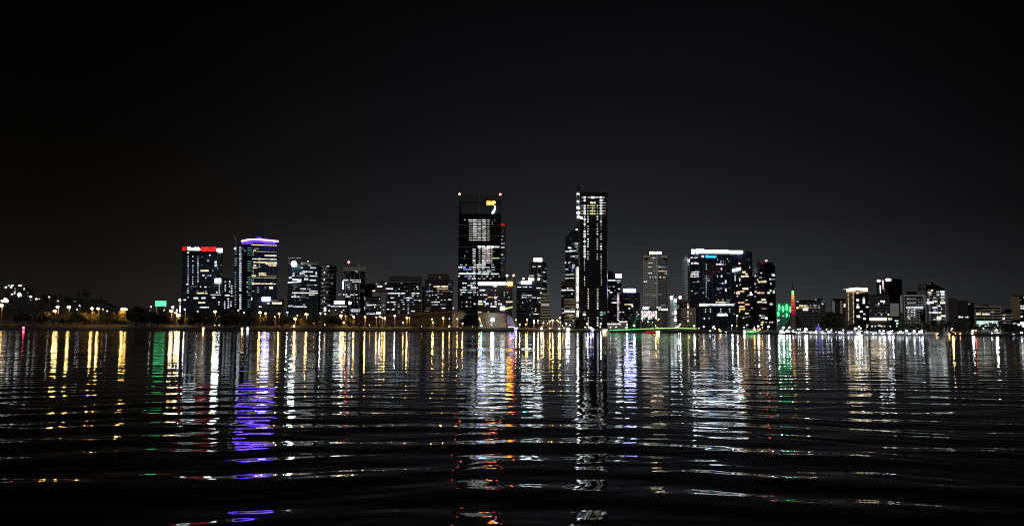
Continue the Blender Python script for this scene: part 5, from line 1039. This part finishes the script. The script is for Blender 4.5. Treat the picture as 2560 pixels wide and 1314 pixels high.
# ------------------------------------------------------------------ boats
def boat(x0, x1, yw, hpx, label, hull='hull', lights='w', name='motor_boat', cat='boat', mast=0, strip=None, lamps=(), D=None, group='boats along the far shore', canopy=None):
    xc = (x0 + x1) / 2
    if D is None: D = H * F / (yw - hor(xc))
    a, c = at(x0, yw, D), at(x1, yw, D); L = c.x - a.x; bw = min(L * .32, 5); hp = hpx * D / F; z0 = -.35
    t = thing(name, ((a.x + c.x) / 2, D, 0), label, cat, group)
    k = MB(); hh = hp * .42; xm = (a.x + c.x) / 2
    sec = [(a.x, .55), (a.x + L * .2, .95), (a.x + L * .55, 1), (a.x + L * .82, .75), (c.x, .06)]
    n0 = len(k.v)
    for i, (x, w) in enumerate(sec):
        sh = hh * (1 + .25 * (i / 4) ** 2)
        k.v += [(x, D - bw / 2 * w, sh), (x - (.06 * L if i == 4 else 0), D - bw / 2 * w * .7, z0), (x - (.06 * L if i == 4 else 0), D + bw / 2 * w * .7, z0), (x, D + bw / 2 * w, sh)]
    for i in range(4):
        for j in range(3): k.f.append((i * 4 + j, i * 4 + j + 1, i * 4 + j + 5, i * 4 + j + 4))
        k.f.append((i * 4 + 3, i * 4, i * 4 + 4, i * 4 + 7))
    k.f += [(0, 3, 2, 1), (16, 17, 18, 19)]
    k.build('hull', M[hull], t)
    k = MB(); cz0, cz1 = hh * 1.02, hp * .86; w = bw * .62
    xa, xb, xt = a.x + L * .16, a.x + L * .74, a.x + L * .66
    k.prism([(xa, D - w / 2), (xb, D - w / 2), (xb, D + w / 2), (xa, D + w / 2)], cz0, [cz1, cz1 - (cz1 - cz0) * .12, cz1 - (cz1 - cz0) * .12, cz1])
    cb_ = k.build('cabin', M['white' if hull == 'hull' else 'dark'], t)
    if lights:
        nw = max(1, min(6, int(L / 3.2)))
        for i in range(nw):
            q = MB(); xx = xa + (xb - xa) * (i + .5) / nw; q.box((xx, D - w / 2 - .05, (cz0 + cz1) / 2), ((xb - xa) / nw * .72, .12, (cz1 - cz0) * .5)); q.build('cabin_window', E[lights], cb_)
    k = MB(); k.box((xm - L * .04, D, hp * .95), (L * .62, w * 1.15, hp * .08)); k.build('roof', M['hulld' if canopy == 'dark' else 'white'], t)
    if mast:
        k = MB(); k.tube([(xm, D, hp * .9), (xm - L * .02, D, hp * .9 + mast * D / F)], [.14, .07], 5); k.build('mast', M['steel'], t)
    if strip:
        k = MB(); k.box((xm, D - bw / 2 - .12, hh * .92), (L * .94, .14, hp * .26)); k.build('light_strip', E[strip], t)
    for fx_, fy, s, kk in lamps:
        place('lamp', unit_ball(E[kk]), t, (a.x + L * fx_, D - bw / 2 - .4, hp * fy), 0, (s * D / F,) * 3)
    return t
boat(1281, 1300, 829, 13, 'small boat with a cluster of violet lights below the blue-lit hall end', 'hulld', 'x', lamps=((.3, .35, 3.4, 'x'), (.5, .6, 3.2, 'X'), (.7, .8, 3, 'x'), (.45, .05, 4, 'L')), D=1010)
boat(1612, 1644, 831.2, 9, 'long low boat outlined in red light by the footbridge', 'hulld', None, name='ferry', cat='ferry', strip='r', lamps=((.9, .4, 4, 's'), (1.06, .4, 4, 'L')), D=790)
boat(1501, 1526, 830, 11, 'cream motor boat under a dark canopy below the tall black tower', 'hull', 'n', lamps=((.5, .35, 3.2, 's'), (.3, .3, 3, 'L')), D=985, canopy='dark')
boat(1473, 1485, 829.5, 12, 'tiny workboat glowing deep violet below the tall black tower', 'hulld', 'x', lamps=((.3, .9, 4.4, 'X'), (.65, .35, 5, 'x'), (.8, .6, 4, 'X')), D=1000)
boat(1858, 1910, 833.2, 12, 'ferry with a long bright green light strip along its side', 'hulld', 'y', name='ferry', cat='ferry', strip='G', lamps=((.02, .5, 6, 'L'), (.5, 1.0, 4, 's'), (.75, 1.0, 3, 's')), D=735)
rb_ = [(1947, 1962, 'x', 'first'), (1962, 1976, 'b', 'second'), (1977, 1993, 'x', 'third')]
for i, (x0, x1, lt, o_) in enumerate(rb_):
    boat(x0, x1, 834.6, 10, f'white boat lit violet below the bell tower, {o_} from the ferry', 'hull', lt, lamps=((.3, .75, 5, 'L'), (.7, .45, 5.5, 'X')), mast=8, D=690 + i * 2)
bl = [(1990, 2016, 'n', 'w'), (2018, 2046, 'n', 'w'), (2044, 2066, 't', 'w'), (2066, 2086, 'w', 'w'), (2092, 2114, 'w', 'w'), (2114, 2138, 'w', 'w'), (2136, 2156, 'x', 'w'), (2158, 2178, 'w', 'w'), (2178, 2196, 'w', 'w'), (2194, 2216, 'p', 'w'), (2214, 2232, 'x', 'w'), (2236, 2262, 'n', 'w'), (2260, 2276, 'w', 'w'), (2276, 2294, 'n', 'w'), (2294, 2308, 'w', 'w'), (2308, 2350, 'd', 'w'), (2357, 2376, 'd', 'w')]
bb_l = labelled([((x0 + x1) / 2, {'n': 'cream-lit', 't': 'teal-lit', 'w': 'white-lit', 'x': 'violet-lit', 'p': 'pink-lit', 'd': 'dim'}[k]) for x0, x1, k, _ in bl], 'moored boat')
r = random.Random(4)
for i, ((x0, x1, lt, _), lab) in enumerate(zip(bl, bb_l)):
    lm = [(r.uniform(.1, .9), r.uniform(.4, 1.0), r.uniform(1.8, 3.4), r.choice('iiiiX' if lt != 'd' else 's')) for _ in range(3 if lt != 'd' else 1)]
    if lt == 'x': lm.append((.5, .5, 5, 'X'))
    boat(x0, x1, 836.2 + i * .17, r.uniform(9, 12.5), lab, 'hull', lt, lamps=lm, mast=r.choice((0, 9, 12)), strip='d' if lt in 'wt' else None, D=shore((x0 + x1) / 2) - 14 - (i % 3) * 3)
jt = thing('jetty', at(2070, 836, shore(2070) - 4), 'low lit timber jetty behind the row of moored boats', 'jetty')
k = MB(); a, c = at(1996, 836, shore(2000) - 5), at(2350, 836, shore(2350) - 5); k.prism([(a.x, a.y), (c.x, c.y), (c.x + .2, c.y + 3), (a.x + .2, a.y + 3)], .7, 1.0); k.build('deck', M['path'], jt)
k = MB()
for i in range(40): k.tube([(a.x + (c.x - a.x) * i / 39, a.y + (c.y - a.y) * i / 39 + .6, -1), (a.x + (c.x - a.x) * i / 39, a.y + (c.y - a.y) * i / 39 + .6, 1.6)], .16, 5)
k.build('piles', M['bark'], jt)
for x, yw, lab, kk in ((509, 827, 'small boat with two stacked white lights close to the bank below the red-crowned tower', 's'), (606, 827.5, 'small boat showing one warm lamp beside a bright lantern', 's'), (620, 828, 'small boat carrying a large white lantern below the violet-crowned tower', 'W')):
    boat(x - 7, x + 7, yw, 6, lab, 'hulld', None, lamps=((.5, 1.0, 7 if kk == 'W' else 4.4, kk), (.5, .35, 3 if kk != 'W' else 5, kk)), D=880)
# ------------------------------------------------------------------ cars on the riverside road
def car(x, lab, side=1, red=False):
    D = shore(x) + 36; p = at(x, 815, D); z = landz(x) - .1
    t = thing('car', (p.x, D, z), lab, 'car', 'cars on the riverside road')
    k = MB(); pr = [(-2.2, .35), (2.2, .35), (2.25, .8), (1.3, .95), (.7, 1.45), (-1.1, 1.45), (-1.8, .95), (-2.25, .85)]
    for w0 in (0,):
        f = [Vector((p.x + u * side, D - .85, z + v)) for u, v in pr]; n = Vector((0, 1.7, 0))
        k.quad(*f); k.quad(*[q + n for q in reversed(f)])
        for a, c in zip(f, f[1:] + f[:1]): k.quad(a, c, c + n, a + n)
    k.build('body', M['dark'], t)
    for u in (-1.4, 1.4):
        for yy in (-.8, .8):
            k = MB(); k.tube([(p.x + u, D + yy - .1, z + .33), (p.x + u, D + yy + .1, z + .33)], .33, 10); k.build('wheel', M['tyre'], t)
    for yy in (-.6, .6):
        place('tail_light' if red else 'headlight', unit_ball(E['R' if red else 'L']), t, (p.x + side * (-2.25 if red else 2.25), D + yy, z + .75), 0, (.6 if not red else .9, .5, .5))
    k = MB(); k.box((p.x - .2 * side, D - .87, z + 1.2), (1.5, .04, .3)); k.build('side_window', M['glass'], t)
for x, lab, sd, rd in ((532, 'dark car with lit headlamps below the slim dark apartments', 1, False), (543, 'second dark car with lit headlamps following toward the slim apartments', 1, False), (1058, 'dark car with lit headlamps in front of the long ribbed hall', -1, False), (1148, 'dark car showing red tail lamps near the ribbed hall end', 1, True), (1186, 'dark car with lit headlamps by the leaning mast', -1, False), (2447, 'dark car showing red tail lamps below the white-lit pavilion', 1, True)):
    car(x, lab, sd, rd)
# ------------------------------------------------------------------ trees
def crown_mesh(kind, seed):
    r = random.Random(seed); b = MB(); cl = []
    if kind == 'fig':
        for i in range(15): a = r.uniform(0, 6.28); rr = r.uniform(0, .42); cl.append((rr * math.cos(a), rr * math.sin(a), r.uniform(.34, .84) - rr * .25, r.uniform(.10, .20)))
    elif kind == 'gum':
        for i in range(11): a = r.uniform(0, 6.28); rr = r.uniform(.05, .34); cl.append((rr * math.cos(a), rr * math.sin(a), r.uniform(.42, .95), r.uniform(.06, .13)))
    elif kind == 'pine':
        for i in range(14): h = i / 13; cl.append((r.uniform(-.05, .05), r.uniform(-.05, .05), .18 + .78 * h, .19 * (1 - h) ** .8 + .03))
    elif kind == 'shrub':
        for i in range(10): cl.append((r.uniform(-.55, .55), r.uniform(-.3, .3), r.uniform(.2, .75), r.uniform(.14, .26)))
    if kind == 'palm':
        for i in range(22):
            a = i * 2.4; up = r.uniform(-.1, .9); L = r.uniform(.2, .28); pts = []
            for j in range(5):
                t = j / 4; pts.append(Vector((math.cos(a) * L * t, math.sin(a) * L * t, .78 + up * L * t - .30 * t * t)))
            sd = Vector((-math.sin(a), math.cos(a), 0))
            for j in range(4):
                for s in (-1, 1): b.quad(pts[j], pts[j + 1], pts[j + 1] + sd * s * .035 * (1 - (j + 1) / 4.6) + Vector((0, 0, -.03)), pts[j] + sd * s * .035 * (1 - j / 4.6) + Vector((0, 0, -.03)))
        return b
    n = {'fig': 58, 'gum': 44, 'pine': 44, 'shrub': 46}[kind]
    for cx, cy, cz, R in cl:
        for _ in range(n):
            d = Vector((r.gauss(0, 1), r.gauss(0, 1), r.gauss(0, 1))).normalized() * R * r.uniform(.55, 1.08)
            c = Vector((cx, cy, cz)) + Vector((d.x, d.y, d.z * .8)); s = r.uniform(.026, .056) if kind in ('fig', 'shrub') else r.uniform(.018, .042)
            u = Vector((r.gauss(0, 1), r.gauss(0, 1), r.gauss(0, 1))).normalized(); v = u.orthogonal().normalized()
            b.quad(c - u * s, c - v * s * .6, c + u * s, c + v * s * .6)
    return b
def trunk_mesh(kind, seed):
    r = random.Random(seed); b = MB()
    if kind == 'palm': b.tube([(0, 0, 0), (.01, 0, .4), (0, 0, .79)], [.022, .016, .015], 6); return b
    top = .8 if kind == 'pine' else .42
    b.tube([(0, 0, 0), (r.uniform(-.02, .02), 0, top * .5), (r.uniform(-.03, .03), 0, top)], [.035, .027, .012 if kind == 'pine' else .02], 6)
    if kind in ('fig', 'gum'):
        for i in range(6):
            a = r.uniform(0, 6.28); b.tube([(0, 0, top * r.uniform(.55, .95)), (.14 * math.cos(a), .14 * math.sin(a), .52), (.28 * math.cos(a), .28 * math.sin(a), r.uniform(.6, .8))], [.018, .012, .005], 5)
    return b
PROTO = {}
for kind in ('fig', 'gum', 'pine', 'palm', 'shrub'):
    for v in range(3):
        for pale in (0, 1):
            if pale and kind in ('pine',): continue
            PROTO[kind, v, pale] = (crown_mesh(kind, v * 7 + 1).mesh('crown', M['leaf_lamplit' if pale else 'leaf']), trunk_mesh(kind, v).mesh('trunk', M['bark']))
T = []
def tree(x, ytop, kind, off, pale=0, wide=1.0, D=None):
    D = D or shore(x) + off; q = at(x, ytop, D)
    z0 = hillz(x, D) if (x < 400 and D > 966) else lerp([(0.9, 1.3), (8, landz(x) * .55), (18, landz(x) * .86), (27, landz(x))], off)
    h = q.z - z0
    if h < 1.5: h = 1.5
    T.append((x, kind, pale, D, q.x, z0 - .1, h, wide))
R = random.Random(21)
# hill silhouettes
for x, y, kd, w in ((110, 730, 'fig', 1), (124, 733, 'gum', 1), (138, 736, 'fig', 1.1), (152, 734, 'gum', 1), (167, 734, 'fig', .8), (181, 742, 'fig', 1), (197, 725, 'pine', 1), (212, 722, 'gum', .9), (222, 727, 'gum', 1.1), (232, 745, 'fig', 1), (245, 742, 'fig', 1.2), (254, 738, 'pine', 1.3), (264, 748, 'fig', 1), (276, 755, 'fig', 1), (290, 766, 'gum', 1), (96, 740, 'fig', 1), (80, 742, 'fig', 1), (50, 738, 'gum', 1), (28, 742, 'fig', 1), (8, 745, 'fig', 1), (-12, 740, 'fig', 1)):
    tree(x, y, kd, 0, 0, w, D=1150 + R.uniform(-25, 25))
for x in range(-10, 300, 14): tree(x + R.uniform(-5, 5), R.uniform(768, 784), R.choice(('fig', 'gum', 'fig')), 0, 0, R.uniform(.9, 1.3), D=1010 + R.uniform(-20, 45))
# the dark bank on the left: big figs, then the amber-lit gums
for x, y in ((40, 783), (66, 776), (92, 781), (112, 786)): tree(x, y, 'fig', 30, 0, 1.4)
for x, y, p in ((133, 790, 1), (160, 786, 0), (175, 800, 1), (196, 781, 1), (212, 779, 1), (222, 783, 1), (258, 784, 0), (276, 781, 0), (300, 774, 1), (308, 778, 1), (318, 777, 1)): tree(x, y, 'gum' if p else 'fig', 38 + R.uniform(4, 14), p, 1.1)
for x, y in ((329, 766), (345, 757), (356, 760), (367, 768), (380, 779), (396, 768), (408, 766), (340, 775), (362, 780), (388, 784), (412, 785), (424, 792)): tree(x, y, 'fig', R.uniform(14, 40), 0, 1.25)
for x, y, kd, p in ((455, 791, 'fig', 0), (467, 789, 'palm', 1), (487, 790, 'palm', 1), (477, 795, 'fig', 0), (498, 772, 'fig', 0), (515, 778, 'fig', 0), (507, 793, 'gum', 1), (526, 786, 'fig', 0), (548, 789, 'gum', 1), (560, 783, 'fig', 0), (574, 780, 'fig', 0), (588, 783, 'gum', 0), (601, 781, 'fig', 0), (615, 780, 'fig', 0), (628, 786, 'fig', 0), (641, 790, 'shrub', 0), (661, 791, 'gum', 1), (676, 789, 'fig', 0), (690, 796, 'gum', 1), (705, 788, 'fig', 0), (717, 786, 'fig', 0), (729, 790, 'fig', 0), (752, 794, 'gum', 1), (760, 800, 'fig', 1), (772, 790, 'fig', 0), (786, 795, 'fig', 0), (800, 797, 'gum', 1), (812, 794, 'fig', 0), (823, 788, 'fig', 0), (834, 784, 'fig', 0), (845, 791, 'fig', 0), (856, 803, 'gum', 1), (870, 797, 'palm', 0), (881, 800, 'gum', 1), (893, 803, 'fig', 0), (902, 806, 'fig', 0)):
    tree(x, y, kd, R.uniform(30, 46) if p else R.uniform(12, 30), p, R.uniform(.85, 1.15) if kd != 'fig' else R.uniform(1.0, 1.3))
for x, y, kd in ((918, 810, 'fig'), (948, 808, 'fig'), (964, 812, 'shrub'), (980, 811, 'fig'), (1003, 806, 'fig'), (1020, 808, 'fig'), (1033, 807, 'fig'), (1040, 808, 'shrub'), (1050, 812, 'shrub'), (1069, 809, 'fig'), (1094, 811, 'fig'), (1032, 814, 'shrub'), (1060, 816, 'shrub'), (1160, 812, 'gum'), (1203, 817, 'shrub'), (1229, 815, 'shrub'), (1245, 816, 'shrub'), (1305, 813, 'fig'), (1321, 809, 'fig'), (1345, 808, 'gum'), (1362, 812, 'fig'), (1310, 818, 'shrub'), (1340, 818, 'shrub'), (1380, 817, 'shrub'), (1388, 806, 'gum'), (1430, 812, 'fig'), (1445, 815, 'shrub'), (1460, 818, 'shrub'), (1515, 814, 'fig'), (1524, 817, 'shrub')):
    tree(x, y, kd, R.uniform(8, 27), 0, R.uniform(1.0, 1.4))
for x, y, kd in ((1744, 818, 'shrub'), (1756, 815, 'fig'), (1768, 813, 'fig'), (1778, 812, 'fig'), (1790, 814, 'shrub'), (1806, 813, 'fig'), (1820, 815, 'fig'), (1834, 818, 'shrub'), (1848, 820, 'shrub'), (1940, 812, 'gum'), (1966, 808, 'gum'), (2040, 808, 'gum'), (2056, 803, 'fig'), (2070, 771, 'fig'), (2080, 790, 'fig'), (2092, 787, 'fig'), (2104, 795, 'fig'), (2062, 790, 'fig'), (2118, 815, 'shrub'), (2180, 818, 'shrub'), (2252, 779, 'pine'), (2246, 806, 'fig'), (2264, 808, 'fig'), (2280, 803, 'fig'), (2296, 806, 'fig'), (2312, 802, 'fig'), (2326, 800, 'fig'), (2342, 806, 'fig'), (2330, 796, 'fig'), (2356, 803, 'fig'), (2372, 799, 'fig'), (2388, 801, 'fig'), (2402, 803, 'fig'), (2418, 798, 'fig'), (2432, 806, 'fig'), (2448, 807, 'fig'), (2457, 808, 'fig'), (2476, 802, 'fig'), (2486, 803, 'fig'), (2500, 799, 'fig'), (2514, 806, 'fig'), (2526, 803, 'fig'), (2540, 806, 'fig'), (2554, 812, 'fig'), (2573, 805, 'fig'), (2476, 818, 'palm'), (2350, 818, 'gum'), (2504, 815, 'gum')):
    tree(x, y, kd, R.uniform(10, 34), 1 if kd == 'palm' else 0, R.uniform(1.0, 1.3))
for x in range(70, 320, 11): tree(x + R.uniform(-4, 4), R.uniform(772, 792), R.choice(('fig', 'fig', 'gum')), R.uniform(40, 54), 1 if any(abs(x - l_) < 9 for l_ in (140, 172, 208, 220, 232, 304)) else 0, R.uniform(1.0, 1.4))  # crowns near lamps get the paler, lamplit leaf colour
for x in range(456, 872, 12): tree(x + R.uniform(-4, 4), R.uniform(775, 793), 'fig', R.uniform(52, 90), 0, R.uniform(1.1, 1.5))
for x in list(range(4, 330, 19)) + list(range(436, 900, 21)) + list(range(1090, 1200, 22)): tree(x + R.uniform(-6, 6), R.uniform(813, 818), 'shrub', R.uniform(9, 16), 0, R.uniform(1.2, 1.9))
DESC = dict(fig='dark round tree', gum='loose open tree', pine='pointed conifer', palm='palm tree', shrub='low spreading shrub')
PAL = dict(fig='amber-lit round tree', gum='amber-lit open tree', palm='amber-lit palm tree', shrub='amber-lit shrub')
tl = labelled([(x, ('hilltop ' if D > 1100 else 'hillside ' if (x < 310 and D > 990) else 'waterside ') + (PAL[kd] if p else DESC[kd])) for x, kd, p, D, *_ in T], '')
for i, ((x, kd, p, D, X_, z0, h, w), lab) in enumerate(zip(T, tl)):
    cm, tm = PROTO[kd, i % 3, p]
    t = thing({'fig': 'fig_tree', 'gum': 'gum_tree', 'pine': 'pine_tree', 'palm': 'palm_tree', 'shrub': 'shrub'}[kd], (X_, D, z0), lab, 'shrub' if kd == 'shrub' else 'tree', 'trees along the far shore')
    a = R.uniform(0, 6.28); sx = h * w
    place('crown', cm, t, (X_, D, z0), a, (sx, sx, h)); place('trunk', tm, t, (X_, D, z0), a, (sx, sx, h))
# small fixtures
for x in (2360.6, 2369):
    t = thing('gate_post', at(x, 834, shore(x) + 2), f'pale slender post, {"first" if x < 2365 else "second"} of a pair by the water below the sloping-roof tower', 'post', 'pair of pale posts')
    k = MB(); k.tube([at(x, 834, shore(x) + 2), at(x, 817.5, shore(x) + 2)], [.4, .3], 6); k.build('post', M['conc'], t)
vt = thing('lit_fir', at(2047, 834, 668), 'conical tree hung with violet lights beside the moored boats', 'tree')
k = MB(); k.tube([at(2047, 835, 668), at(2047, 820, 668)], .3, 6); k.build('trunk', M['bark'], vt)
r = random.Random(5); k = MB(); lt = MB()
for i in range(420):
    t_ = r.random(); a = r.uniform(0, 6.28); rr = (1 - t_) * 3.4 * r.uniform(.5, 1); c = at(2047, 831, 668) + Vector((rr * math.cos(a), rr * math.sin(a), t_ * 7.2)); u = Vector((r.gauss(0, 1), r.gauss(0, 1), r.gauss(0, 1))).normalized(); v = u.orthogonal().normalized()
    if i % 5: k.quad(c - u * .3, c - v * .2, c + u * .3, c + v * .2)
    else: lt.ball(c, .16, 5, 3)
k.build('crown', M['leaf'], vt); lt.build('fairy_lights', E['x'], vt)
# ------------------------------------------------------------------ render settings
SC.view_settings.view_transform = 'Standard'; SC.view_settings.look = 'None'; SC.view_settings.exposure = 0; SC.view_settings.gamma = 1
cy = SC.cycles
cy.max_bounces = 5; cy.glossy_bounces = 3; cy.diffuse_bounces = 2; cy.transmission_bounces = 2
cy.sample_clamp_indirect = 12; cy.blur_glossy = .2; cy.use_light_tree = True
cy.use_denoising = True; cy.filter_width = 1.15
